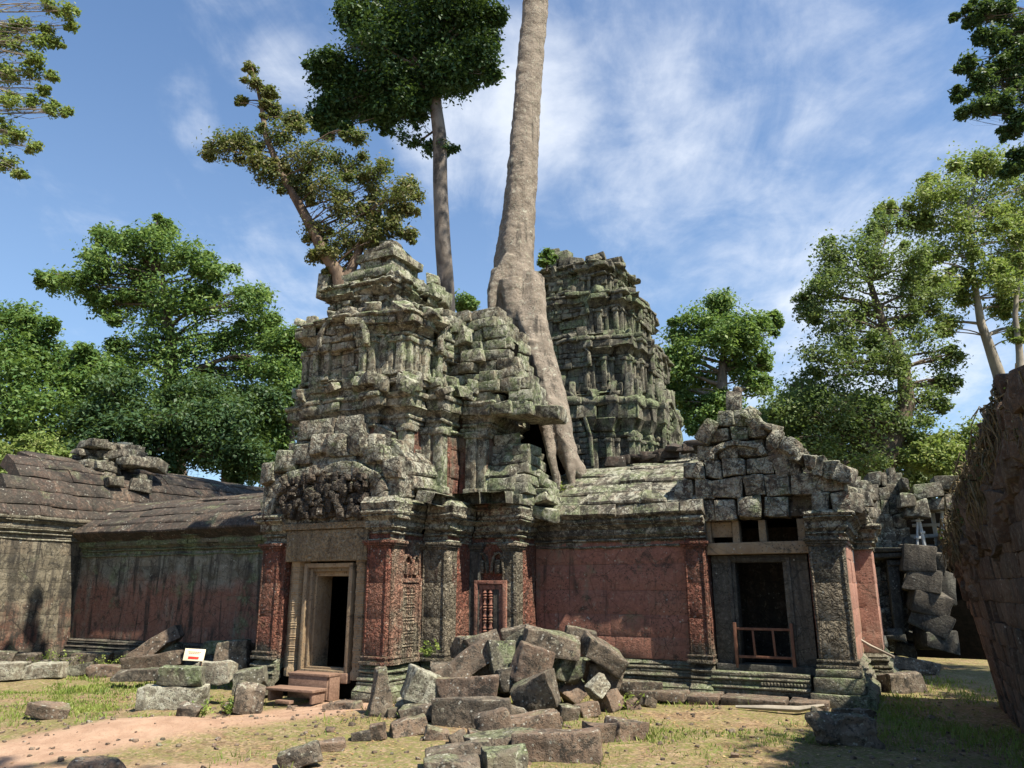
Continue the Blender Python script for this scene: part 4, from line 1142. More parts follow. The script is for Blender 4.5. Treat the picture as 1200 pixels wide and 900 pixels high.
# ================================================================== RIGHT FOREGROUND WALL
rw = root('leaning_laterite_wall', 'dark reddish wall leaning in at the right edge with dry roots hanging over its top', 'wall', 1.4, 10.0)
B = MB()
def lean(P):
    P = P.copy(); P[..., 0] -= 0.15 * P[..., 2] * np.clip((P[..., 1] - 8.2) / 6.2, 0, 1)
    return P
def wtop(b): return 2.45 + (14.6 - max(b, 9.0)) * 0.205 + 0.1 * math.sin(b * 2.3) + .07 * math.sin(b * 5.1)
pwall = [(1.3, 14.75), (1.2, 2.5)]
pwall = [(3.2, 14.7), (1.2, 14.7), (1.2, 3.0), (3.2, 3.0)][::-1]
pwall = [(1.2, 6.0), (1.2, 14.7), (3.2, 14.7)][::-1]   # outward = right-hand side of travel
z = 0; i = 0
while z < 5.2:
    h_ = .27
    zz0 = z
    course(B, pwall, False, z, z + h_, PLAIN, blen=.42, jit=.02, depth=.3, fn=lean, skip=lambda i_, mid, zc: zc > wtop(mid[1]) - .1)
    z += h_; i += 1
part(B, 'masonry', M_laterite, rw, amp=.03, freq=4)
B = MB()
P = []
bs_ = np.linspace(6.0, 14.6, 24)
for b in bs_:
    t = wtop(b) - .25
    P.append([(1.35 + .3, b, 0), (1.4 - .15 * t * min(1, max(0, (b - 8.2) / 6.2)), b, t), (3.2, b, t + .35), (3.2, b, 0)])
P = np.array(P); id_ = np.arange(P.shape[0] * 4).reshape(-1, 4)
F = np.stack([id_[:-1, :-1], id_[:-1, 1:], id_[1:, 1:], id_[1:, :-1]], axis=-1).reshape(-1, 4)
B.add(P.reshape(-1, 3), F, .2)
part(B, 'fill', M_laterite, rw, amp=.02)
B = MB()
M_root = flat_mat('dry_root_mat', (0.05, 0.045, 0.02), (0.17, 0.13, 0.07), 7, .9, (1, 1, 1), .5)
for i in range(900):
    b = 7.2 + 7.4 * rng.random() ** .8; t = wtop(b)
    x = 1.2 - .15 * t * min(1, max(0, (b - 8.2) / 6.2))
    z0 = t + rng.uniform(-.3, .1); L = rng.uniform(.08, .42) * (1.3 if b < 11 else .8)
    xx = x + rng.uniform(-.03, .5) * (1 if rng.random() < .4 else .1)
    p0 = np.array((xx, b, z0)); dx = -rng.uniform(.0, .16) * (1 if b > 9 else .4); dy = rng.normal(0, .3) * L / .5
    p1 = p0 + (dx, dy * .5, -L * .25 + rng.uniform(-.02, .15)); p2 = p0 + (dx * 1.0, dy, -L * .65); p3 = p0 + (dx * .9 , dy * 1.2, -L)
    r_ = rng.uniform(.005, .014)
    p1 = p1 + rng.normal(0, .04, 3); p2 = p2 + rng.normal(0, .05, 3)
    B.tube([p0, p1, p2, p3], [r_, r_, r_ * .8, r_ * .3], 4, caps=False)
tag(part(B, 'root_mat', M_root, rw, sharp=None), kind='stuff')
B = MB()
for i in range(260):
    b = 7.2 + 7.4 * rng.random(); t = wtop(b); zz_ = t - rng.uniform(-.05, .9) ** 1.0
    x = 1.2 - .15 * zz_ * min(1, max(0, (b - 8.2) / 6.2)); q = rng.uniform(.15, .36)
    B.block((x + .06, b, zz_), (q * rng.uniform(.5, .8), q * 1.3, q * .8), (rng.normal(0, 12), rng.normal(0, 12), rng.normal(0, 14)), .05, jit=.03)
part(B, 'edge_stones', M_laterite, rw, amp=.06, freq=4)
cs = []
for i in range(110):
    b = 7.5 + 7.0 * rng.random(); t = wtop(b); x = 1.2 - .15 * t * min(1, max(0, (b - 8.2) / 6.2))
    cs.append((x + rng.uniform(-.05, .35), b, t - rng.uniform(-.1, .35)))
WALL_TUFTS = np.array(cs); WALL_ROOT = rw

# ================================================================== WOODEN STEPS, BARRIER, SIGN
ws = root('wooden_steps', 'low reddish wooden steps leading up to the dark doorway of the gate tower', 'steps', -9.0, 10.3)
B = MB(); B.box(-9.5, -8.5, 9.98, 10.34, .17, .21, .008); part(B, 'tread', M_wood, ws)
B = MB(); B.box(-9.38, -8.5, 10.36, 10.66, .37, .41, .008); part(B, 'tread', M_wood, ws)
B = MB(); B.box(-9.36, -8.54, 10.37, 10.4, .02, .37, .006); part(B, 'riser', M_wood, ws)
for x in (-9.46, -8.58): B = MB(); B.box(x, x + .05, 10.02, 10.32, 0, .17, .005); part(B, 'side_board', M_wood, ws)
B = MB(); B.box(-8.56, -8.51, 10.4, 10.66, 0, .37, .005); part(B, 'side_board', M_wood, ws)
B = MB(); B.box(-9.15, -8.85, 9.86, 9.96, 0, .05, .01); part(B, 'toe_block', M_wood, ws)

wb = root('wooden_barrier', 'reddish wooden rail barrier standing across the right doorway', 'barrier', -2.1, 13.9)
for x in (-2.56, -1.66): B = MB(); B.box(x - .025, x + .025, 13.5, 13.56, .5, 1.22, .005); part(B, 'post', M_rail, wb)
for z in (.68, 1.12): B = MB(); B.box(-2.56, -1.66, 13.52, 13.55, z - .02, z + .02, .004); part(B, 'rail', M_rail, wb)
for x in (-2.27, -1.95): B = MB(); B.box(x - .018, x + .018, 13.525, 13.545, .7, 1.1, .004, rot=(0, -2, 0)); part(B, 'baluster', M_rail, wb)

sp_ = gat(222, 828)
sY = sp_[1] + .3
sb = wroot('notice_sign', 'small cream sign with a red bar on a thin wooden post above stacked blocks', 'sign', (at(236, 800, sY)[0], sY, 0))
B = MB(); c = at(228, 768, sY)
B.box(c[0] - .165, c[0] + .165, sY - .02, sY, c[2] - .085, c[2] + .1, .004, rot=(-12, 3, 0)); part(B, 'board', M_sign, sb)
SR = np.array(Euler((R(-12), R(3), 0)).to_matrix()); sc0 = np.array((c[0], sY - .01, c[2] + .0075))
def onsign(B, x, zq, w_, h_):
    p = sc0 + SR @ np.array((x, -.0135, zq)); B.block(p, (w_, .004, h_), SR, .001)
B = MB(); onsign(B, .0, -.045, .17, .036); part(B, 'red_bar', M_signred, sb)
B = MB()
for i in range(7): onsign(B, -.09 + i * .03, .045, .022, .01)
for i in range(6): onsign(B, -.075 + i * .03, .022, .022, .008)
part(B, 'small_print', M_signwood, sb)
B = MB(); B.box(c[0] + .09, c[0] + .125, sY + .0, sY + .03, 0, c[2], .004); part(B, 'post', M_signwood, sb)

# ================================================================== GROUND
def gheight(x, y):
    p = np.stack([np.asarray(x, float), np.asarray(y, float), np.zeros_like(np.asarray(x, float))], axis=-1).reshape(-1, 3)
    h = fbm(p * .45, 3, 5) * .045 + fbm(p * 2.2, 3, 8) * .014 + fbm(p * 9.0, 2, 11) * .005
    m = np.exp(-(((p[:, 0] + 4.6) / 1.3) ** 2 + ((p[:, 1] - 10.6) / .8) ** 2)) * .16
    m += np.exp(-(((p[:, 0] - 3.2) / 2.5) ** 2 + ((p[:, 1] - 12.2) / .5) ** 2)) * .03
    return h + m - .012
def grid_sheet(name, xs, ys, mat, hf):
    X, Y = np.meshgrid(xs, ys); Z = hf(X.ravel(), Y.ravel())
    V = np.stack([X.ravel(), Y.ravel(), Z], 1); id_ = np.arange(X.size).reshape(X.shape)
    F = np.stack([id_[:-1, :-1], id_[:-1, 1:], id_[1:, 1:], id_[1:, :-1]], -1).reshape(-1, 4)
    B = MB(); B.add(V, F, .5); return B.build(name, mat, None, sharp=None)
xs = np.concatenate([-np.geomspace(600, 22, 16), np.arange(-20, -10, .4), np.arange(-10, 10, .055), np.arange(10, 20, .4), np.geomspace(22, 600, 16)])
ys = np.concatenate([-np.geomspace(300, 4, 10), np.arange(-2, 7.0, .4), np.arange(7.0, 15.5, .055), np.arange(15.5, 24, .3), np.geomspace(25, 900, 24)])
m, g, bs = new_mat('earth_and_moss')
geo = g.node('ShaderNodeNewGeometry'); pos = geo.outputs['Position']
sp3 = g.node('ShaderNodeSeparateXYZ'); g.put(sp3.inputs[0], pos)
n1 = g.noise(pos, .55, 6, .65, .3); n2 = g.noise(pos, 2.6, 7, .7, .4); n3 = g.noise(pos, 14, 6, .75); n4 = g.noise(pos, 60, 4, .7)
earth = g.mix(g.step(n2, .35, .68), (0.17, 0.12, 0.075), (0.34, 0.255, 0.175))
earth = g.mix(g.step(n3, .46, .6, 0, .75), earth, (0.10, 0.065, 0.035))
lit = g.vor(pos, 34.0, 'F1', 'Color')
ls_ = g.node('ShaderNodeSeparateColor'); g.put(ls_.inputs[0], lit)
earth = g.mix(g.step(ls_.outputs[0], .45, .95, 0, .7), earth, (0.34, 0.24, 0.13)); earth = g.mix(g.step(ls_.outputs[1], .6, 1.0, 0, .7), earth, (0.07, 0.045, 0.025))
moss = g.mix(g.step(n3, .35, .65), (0.05, 0.075, 0.018), (0.15, 0.175, 0.045))
moss = g.mix(g.step(n4, .5, .7, 0, .5), moss, (0.27, 0.22, 0.11))
# the trodden path: from the lower left to the wooden steps
px_ = g.math('SUBTRACT', sp3.outputs[0], g.math('ADD', -6.3, g.math('MULTIPLY', g.math('SUBTRACT', sp3.outputs[1], 9.0), .0)))
# distance from the line (-6.5,8.6) to (-3.4,12.6)
def seg_d(ax, ay, bx, by):
    L = math.hypot(bx - ax, by - ay); nx, ny = -(by - ay) / L, (bx - ax) / L
    return g.math('ABSOLUTE', g.math('ADD', g.math('MULTIPLY', g.math('SUBTRACT', sp3.outputs[0], ax), nx), g.math('MULTIPLY', g.math('SUBTRACT', sp3.outputs[1], ay), ny)))
path = g.step(g.math('ADD', seg_d(-6.5, 8.3, -3.0, 12.2), g.math('MULTIPLY', g.math('SUBTRACT', n2, .5), 1.1)), .45, 1.0, 1, 0)
front = g.step(g.math('ADD', sp3.outputs[1], g.math('MULTIPLY', n1, 1.4)), 8.9, 9.8, 1, 0)
leftm = g.step(sp3.outputs[0], -3.0, -1.4, 1, 0)
path = g.math('MAXIMUM', path, g.math('MULTIPLY', g.math('MULTIPLY', front, leftm), .9))
grs = g.math('ADD', g.math('MULTIPLY', n1, .8), g.math('MULTIPLY', n2, .45))
gm = g.math('MULTIPLY', g.math('MULTIPLY', g.step(grs, .50, .63), g.step(g.math('ADD', g.math('MULTIPLY', n3, .6), g.math('MULTIPLY', n4, .4)), .42, .56)), g.math('SUBTRACT', 1.0, path))
c = g.mix(g.math('MULTIPLY', gm, .8), earth, moss)
c = g.mix(path, c, g.mix(g.step(n2, .3, .7), (0.27, 0.175, 0.12), (0.38, 0.265, 0.19)))
c = g.mix(g.step(g.vor(pos, 26.0), .12, .22, .55, 0), c, (0.13, 0.08, 0.045))
g.put(bs.inputs['Base Color'], c); bs.inputs['Roughness'].default_value = .95; bs.inputs['Specular IOR Level'].default_value = .15
bp = g.node('ShaderNodeBump'); bp.inputs['Strength'].default_value = .9; bp.inputs['Distance'].default_value = .03
g.put(bp.inputs['Height'], g.math('ADD', g.math('ADD', n2, g.math('MULTIPLY', n3, .8)), g.math('MULTIPLY', n4, .35))); g.put(bs.inputs['Normal'], bp.outputs[0])
tag(grid_sheet('ground', xs, ys, m, gheight), 'trodden sandy earth with patches of moss and short grass', kind='structure')
def gh1(x, y): return float(gheight(np.array([x]), np.array([y]))[0])

# ================================================================== FALLEN STONES
LATE = []
SM = {'r': M_rubble, 'b': M_rubbrn, 'g': M_rubgrn, 'w': M_rubwht}
def stone(name, label, px, py, wpx, hpx, tilt=0, Y=None, dep=.7, mat='r', yaw=0, lean_=0, bev=.07, cut=0, jit=.05, group='fallen blocks of the rubble heap', amp=.03, lat=LAT14, wedge=0):
    """stone centred at a place seen at (px,py); sizes in pixels of the 1200 wide photo; tilt in the plane facing us"""
    if Y is None:
        rr = math.radians(abs(tilt)); foot = py + (hpx * math.cos(rr) + wpx * math.sin(rr)) / 2 * .92
        Y = gat(px, foot)[1] + .12
    s_ = 1.0 / FPX * Y * .92
    c = at(px, py, Y); wd, ht = wpx * s_, hpx * s_
    M = np.array(Euler((R(lean_), 0, 0)).to_matrix()) @ np.array(Euler((0, R(-tilt), 0)).to_matrix()) @ np.array(Euler((0, 0, R(yaw))).to_matrix())
    d_ = dep * min(wd, max(ht * 1.6, .25))
    B = MB(); B.block((0, 0, 0), (wd, d_, ht), None, bev * min(ht, .5) * 1.0 + .01, None, lat, jit=jit * min(wd, ht) * 1.6)
    V = B.V[0]
    if wedge:  # taper towards the top
        t = (V[:, 2] / ht + .5)[:, None]; V[:, :1] *= (1 - wedge * t); V[:, 0] += wedge * wd * .25 * t[:, 0]
    # broken faces: a few cutting planes chip the block
    for q in range(2 + cut):
        n_ = rng.normal(0, 1, 3); n_ /= np.linalg.norm(n_)
        ext = np.abs(n_) @ (np.array([wd, d_, ht]) / 2); lim = ext * rng.uniform(.72, .9) if q >= 1 else ext * rng.uniform(.62, .8)
        dd = V @ n_ - lim; msk = dd > 0; V[msk] -= np.outer(dd[msk], n_) * .95
    sd = rng.uniform(0, 50, 3)
    V = V + vnoise3((V + sd) * 2.6, 3, 4) * amp * .75 + vnoise3((V + sd) * 9.0, 3, 6) * amp * .28
    V = V @ M.T
    B.V[0] = V; k = rng.random(); B.K[0][:] = k
    o = B.build(name, SM[mat], None, sharp=32)
    o.location = (c[0], Y, c[2])
    zmin = V[:, 2].min() + c[2]
    return tag(o, label, 'stone', group)

for (px, py, w_, h_, t_, mt, lb) in ((462, 836, 18, 12, 10, 'r', 'tiny stone between standing slab and brick shaped block'), (512, 860, 26, 14, -12, 'b', 'small brown stone in front of the long wide block, left'),
        (535, 866, 20, 12, 20, 'r', 'small stone left of the rounded boulder'), (604, 838, 24, 18, -20, 'r', 'wedge shaped stone right of the rounded boulder'), (690, 832, 24, 16, 15, 'b', 'small stone below the plain brown one'),
        (665, 836, 26, 16, -10, 'r', 'small dark stone below the diamond shaped block'), (738, 826, 20, 13, 12, 'b', 'small stone below the rounded flat tan stone'), (760, 822, 16, 11, -18, 'r', 'little stone right of the heap near the yellow block'),
        (500, 818, 24, 18, 30, 'g', 'small green stone under the slanting beam'), (585, 812, 26, 20, -25, 'r', 'small dark stone right of the level beam end'), (648, 848, 22, 14, 8, 'b', 'small flat stone behind the largest front slab'),
        (725, 790, 22, 18, 30, 'r', 'dark stone at the right edge under the hooked slab'), (560, 862, 22, 12, -6, 'b', 'small flat stone between boulder and broad flat stone'), (690, 870, 26, 16, -14, 'r', 'stone just right of the largest front slab')):
    LATE.append((lb, px, py, w_, h_, t_, mt))
stone('standing_slab', 'dark pointed stone standing upright at the left end of the rubble heap', 443, 813, 34, 60, 6, None, .6, 'r', 20, wedge=.65)
stone('fallen_beam', 'long brown beam slanting up to the right on the left side of the heap', 541, 782, 78, 27, 33, 12.1, .5, 'b', 15)
stone('fallen_beam', 'broken beam with pale right end lying level below the slanting one', 549, 806, 72, 27, 4, 11.5, .6, 'b', -10)
stone('fallen_block', 'mossy pale block under the lower end of the slanting beam', 496, 806, 44, 34, -22, 11.6, .7, 'w', 20)
stone('fallen_beam', 'long wide block with a dark top across the middle foot of the heap', 553, 838, 92, 32, 3, 10.9, .5, 'r', -8)
stone('fallen_block', 'blocky stone with green lower side near the heap centre', 587, 769, 32, 32, 5, 12.2, .8, 'g', 20)
stone('fallen_block', 'square brown block with sunlit face tipped to the left at the heap centre', 623, 780, 40, 42, -17, 11.9, .6, 'b', 25)
stone('fallen_slab', 'large dark slab speckled with lichen on top of the heap', 646, 754, 68, 28, -10, 12.3, .9, 'r', 10)
stone('fallen_slab', 'large hooked slab drooping down the right side of the heap', 704, 768, 56, 26, -30, 12.5, .9, 'r', 10, cut=1)
stone('fallen_block', 'short rounded stone on the very top right of the heap', 680, 744, 34, 13, -12, 12.7, .9, 'r', 0)
stone('fallen_block', 'green sided block in shade beneath the large top slab', 662, 783, 38, 28, -15, 12.4, .8, 'g', 30)
stone('fallen_block', 'diamond shaped brown block standing on its corner at the right of the heap', 673, 811, 30, 28, 38, None, .9, 'b', 20)
stone('fallen_block', 'small pale cube on its corner next to the diamond shaped block', 701, 806, 22, 19, 40, 12.0, .9, 'w', 20)
stone('fallen_block', 'plain brown stone below the small pale cube', 713, 821, 28, 23, 18, None, .9, 'b', 40)
stone('fallen_block', 'pale smooth stone with a notched top at the front centre of the heap', 628, 816, 48, 42, 24, 11.4, .6, 'r', -15, cut=1)
stone('fallen_block', 'shaded stone wedged between centre blocks of the heap', 598, 796, 28, 26, 20, 12.0, .9, 'r', 10)
stone('fallen_slab', 'pale edged slab sloping up right behind the heap centre', 609, 749, 34, 15, 24, 12.7, .9, 'g', 0)
stone('fallen_slab', 'dark lichen spotted slab at the back left of the heap', 568, 752, 42, 22, 18, 12.8, .9, 'r', 10)
stone('fallen_block', 'dark stone behind the slanting beam near the tower base', 548, 760, 30, 24, 5, 13.0, .9, 'r', 20)
stone('fallen_slab', 'dark slab leaning behind the heap under the red wall', 604, 741, 32, 12, 10, 13.0, .9, 'r', 0)
stone('fallen_block', 'shaded stone filling the hollow right of the heap', 706, 789, 40, 26, -10, 12.7, .9, 'r', 0)
stone('fallen_block', 'shaded stone filling the hollow at the heap middle', 640, 800, 40, 28, 0, 12.6, .9, 'g', 0)
stone('fallen_block', 'shaded stone deep in the heap behind the level beam', 575, 792, 44, 34, 8, 12.6, .9, 'r', 0)
stone('fallen_block', 'shaded stone deep in the left of the heap', 520, 790, 36, 26, 0, 12.7, .9, 'r', 0)
stone('fallen_slab', 'rounded flat tan stone right of the heap', 748, 806, 50, 20, -6, None, .8, 'r', 0, group='loose stones')
stone('fallen_block', 'yellow lichened block tipped up at the foot of the red wall', 780, 803, 28, 15, 14, None, .7, 'y' if False else 'w', 15, group='loose stones')
stone('fallen_slab', 'flat brown slab below the yellow lichened block', 790, 817, 36, 9, 2, None, .9, 'b', 0, group='loose stones')
stone('fallen_block', 'dark brown block alone at the right front of the heap', 733, 856, 44, 24, -10, None, .8, 'b', 25, group='loose stones')
stone('fallen_block', 'squarish stone left of the dark brown one in front of the heap', 704, 862, 30, 26, 0, None, .8, 'b', 20, group='loose stones')
stone('fallen_boulder', 'rounded boulder just in front of the long wide block', 577, 848, 40, 30, 12, None, .8, 'b', 0, bev=.3)
stone('fallen_slab', 'flat tan slab behind the large front slab', 618, 848, 72, 20, 6, None, 1.2, 'b', 5, lean_=6)
stone('fallen_slab', 'largest front slab with a squared right end', 655, 874, 88, 32, 3, None, 1.0, 'b', -12)
stone('fallen_slab', 'broad flat stone at the bottom centre left of the largest slab', 590, 873, 84, 26, 4, None, 1.1, 'r', 15)
stone('fallen_slab', 'low flat stone with a pale left edge at the bottom', 538, 884, 74, 22, 10, None, 1.0, 'r', 10)
stone('fallen_block', 'green flanked block at the bottom edge below the broad flat stone', 594, 893, 56, 28, 0, None, .8, 'g', 20)
stone('fallen_slab', 'thin slab at the bottom edge left of the green flanked block', 530, 899, 66, 18, 6, None, 1.0, 'r', 0)
stone('fallen_block', 'reddish flat block like a big brick at the left foot of the heap', 478, 852, 46, 20, 8, None, .8, 'b', 20)
stone('fallen_stone', 'small upright stone left of the brick shaped block', 441, 859, 16, 22, 10, None, .8, 'b', 0, group='loose stones')
stone('fallen_stone', 'small low stone furthest left in front of the heap', 423, 864, 24, 12, 8, None, .8, 'r', 0, group='loose stones')
stone('fallen_stone', 'small pale stone between the standing slab and the level beam', 478, 826, 24, 20, 15, None, .8, 'w', 0)
stone('fallen_slab', 'flat shaded stone beside the foot of the standing slab', 492, 835, 44, 18, 10, None, .8, 'r', 0)
stone('low_rock', 'dark low rock half buried in the path at the lower left', 352, 884, 50, 22, 16, None, .8, 'r', 10, group='loose stones', bev=.2)
stone('low_rock', 'flat buried rock right of the dark low one in the path', 382, 874, 44, 12, 4, None, .9, 'b', 10, group='loose stones', bev=.2)
stone('low_rock', 'dark stone cut by the bottom edge of the photo on the sandy path', 116, 902, 60, 22, 0, None, .9, 'b', 10, group='loose stones', bev=.2)
stone('low_rock', 'low flat rock beside the path below the carved pier', 402, 828, 44, 10, 2, None, .9, 'b', 0, group='loose stones')
G3 = 'stones left of the wooden steps'
stone('stacked_block', 'broad mottled block at the bottom of the stack under the sign', 204, 817, 76, 27, -1, None, .6, 'w', 8, jit=.02, group=G3)
stone('stacked_block', 'dark narrower block lying on the broad mottled one', 213, 792, 52, 20, -2, gat(204, 830)[1] + .1, .7, 'g', 5, jit=.02, group=G3)
stone('stacked_block', 'bright white lichened block behind the sign post', 250, 788, 52, 26, 3, 13.2, .6, 'w', -10, jit=.02, group=G3)
stone('rounded_stone', 'dark pitted stone just left of the wooden steps', 292, 816, 36, 36, -5, None, .8, 'r', 20, bev=.25, group=G3)
stone('brick_stone', 'small tan brick left of the dark pitted stone', 272, 829, 20, 12, 2, None, .9, 'b', 10, group=G3)
stone('pointed_stone', 'small pointed stone leaning at the foot of the broad mottled block', 222, 836, 24, 20, -20, None, .8, 'r', 10, group=G3)
stone('leaning_slab', 'long brown slab leaning upright against the streaked wall', 183, 757, 62, 17, 34, 17.0, .8, 'b', 10, group=G3)
stone('flat_slab', 'wide layered slab lying below the leaning one', 180, 776, 66, 17, 8, 16.2, .9, 'b', 10, group=G3)
stone('flat_slab', 'flat slab at the grass edge left of the block stack', 162, 791, 60, 13, 3, 15.0, .9, 'r', 0, group=G3)
stone('rounded_stone', 'dark rounded drum of stone beside the leaning slab', 202, 764, 26, 26, 0, 17.2, .9, 'g', 0, bev=.4, group=G3)
stone('dark_block', 'dark block in shade behind the white lichened block', 275, 772, 40, 36, 0, 15.0, .8, 'r', 0, group=G3)
stone('dark_block', 'dark green slab in shade against the wall base', 262, 758, 60, 14, 4, 17.0, .9, 'g', 0, group=G3)
stone('broken_plinth', 'mossy lump of broken moulding at the left foot of the doorway', 293, 796, 34, 24, 10, 13.2, .8, 'g', 10, group=G3)
stone('grass_slab', 'lone triangular slab lying in the grass at the left', 58, 831, 46, 14, -8, None, .8, 'b', 10, group='loose stones', cut=1)
G4 = 'stones along the foot of the far left wall'
for (px, py, w_, h_, t_, mt, lb) in ((8, 787, 40, 20, 2, 'w', 'pale block at the far left edge of the grass'), (50, 786, 44, 18, 4, 'w', 'pale lichened block second from the left on the grass edge'),
        (28, 772, 34, 14, -6, 'r', 'dark slab behind the two pale blocks at the far left'), (70, 778, 36, 16, 6, 'r', 'dark stone at the corner of the grey gallery'),
        (108, 772, 44, 14, -4, 'r', 'flat dark slab below the left end of the streaked wall'), (92, 785, 30, 12, 10, 'g', 'mossy stone in the weeds right of the pale blocks'),
        (140, 770, 30, 14, 8, 'r', 'dark stone below the streaked wall left of the leaning slab'), (5, 772, 24, 16, 0, 'r', 'dark stone cut by the left edge of the photo'),
        (125, 786, 40, 12, 2, 'b', 'brown flat stone at the back of the grass')):
    stone('wall_foot_stone', lb, px, py, w_, h_, t_, gat(px, py + h_ / 2)[1], .8, mt, 10, group=G4)
stone('carved_fragment', 'lone rough carved lump on the grass in front of the doorway pavilion', 990, 855, 62, 38, -3, None, .7, 'r', -14, jit=.05, bev=.2, cut=-1, group='loose stones', amp=.11)
stone('shaded_slab', 'dark slab lying in the shadow by the right wall', 1062, 778, 80, 16, -10, None, .5, 'r', 10, group='loose stones')
stone('shaded_rock', 'dark rock in shadow behind the pale flank base', 1052, 800, 50, 22, 6, 14.2, .9, 'r', 10, group='loose stones', bev=.2)
stone('flank_block', 'pale block fallen at the foot of the pink flank', 1026, 752, 20, 14, 10, 16.5, .9, 'w', 10, group='loose stones')
stone('kerb_stone', 'low kerb stone below the pale flank base', 1000, 836, 54, 12, -2, None, .5, 'r', 10, group='loose stones')
for (lb, px, py, w_, h_, t_, mt) in LATE: stone('small_stone', lb, px, py, w_, h_, t_, None, .8, mt, 15)
B = MB()
pts = [at(862, 829, 12.0), at(900, 827, 11.9), at(935, 824, 11.8), at(965, 822, 11.9)]
pts = [(p[0], p[1], gh1(p[0], p[1]) + .04 + .02 * i) for i, p in enumerate(pts)]
B.tube(pts, [.02, .04, .045, .02], 8, flute=.1); tag(B.build('fallen_branch', M_bark_white, None), 'pale dead branch lying in front of the pavilion steps', 'branch')
B = MB()
pts = [(at(1000, 745, 14.8)), (at(1020, 757, 14.6)), (at(1048, 770, 14.2))]
pts = [(p[0], p[1], max(p[2], .05)) for p in pts]
B.tube(pts, [.025, .03, .02], 6); tag(B.build('leaning_stick', M_bark_white, None), 'thin pale stick slanting down from the flank into the shadow', 'stick')
# ================================================================== TREES
LEAFQ = np.array([[-.5, 0, 0], [-.05, .26, .05], [.5, 0, -.04], [-.05, -.26, .05]])
LEAFN = np.array([[-.5, 0, 0], [0, .13, .03], [.5, 0, -.03], [0, -.13, .03]])
def leaves_at(cs, n_each, spread, size, droop=.2, flat=1.0, shape=LEAFQ):
    """leaf quads scattered round centres cs (k x 3); spread k or scalar"""
    k = len(cs); N = k * n_each
    c = np.repeat(cs, n_each, axis=0); s_ = np.repeat(np.broadcast_to(spread, (k,)), n_each)[:, None]
    off = rng.normal(0, 1, (N, 3)); off /= np.linalg.norm(off, axis=1, keepdims=True) + 1e-6
    off *= rng.uniform(0.02, 1.0, (N, 1)) ** .6 * (1 + .35 * rng.random((N, 1)))
    off[:, 2] *= flat
    p = c + off * s_
    # orientation: mostly facing up/out
    nrm = off * .6 + rng.normal(0, .55, (N, 3)) + np.array([0, 0, .75]); nrm /= np.linalg.norm(nrm, axis=1, keepdims=True)
    t = rng.normal(0, 1, (N, 3)) + np.array([0, 0, -droop * 2]); t -= nrm * (t * nrm).sum(1, keepdims=True); t /= np.linalg.norm(t, axis=1, keepdims=True) + 1e-9
    b = np.cross(nrm, t); sz = size * rng.uniform(.45, 1.5, (N, 1))
    V = np.stack([p + (t * q[0] + b * q[1] + nrm * q[2]) * sz for q in shape], axis=1).reshape(-1, 3)
    K = np.repeat(rng.random(N), 4)
    return V, K

def crown_mesh(name, mat, parent, V, K):
    B = MB(); n = len(V) // 4
    B.V = [V]; B.K = [K]; B.F = [np.arange(n * 4).reshape(-1, 4)]; B.n = len(V)
    return B.build(name, mat, parent, origin=org(parent), smooth=False, sharp=None)

def curve(p0, p1, n=6, bow=.12, up=.1):
    p0, p1 = np.array(p0, float), np.array(p1, float); L = np.linalg.norm(p1 - p0)
    o = rng.normal(0, 1, 3) * bow * L; o2 = rng.normal(0, 1, 3) * bow * .35 * L
    out = []
    for i in range(n + 1):
        t = i / n; q = p0 * (1 - t) + p1 * t + o * math.sin(math.pi * t) * .5 + o2 * math.sin(2 * math.pi * t) * .5
        q[2] += up * L * math.sin(math.pi * t) * .5
        out.append(tuple(q))
    return out

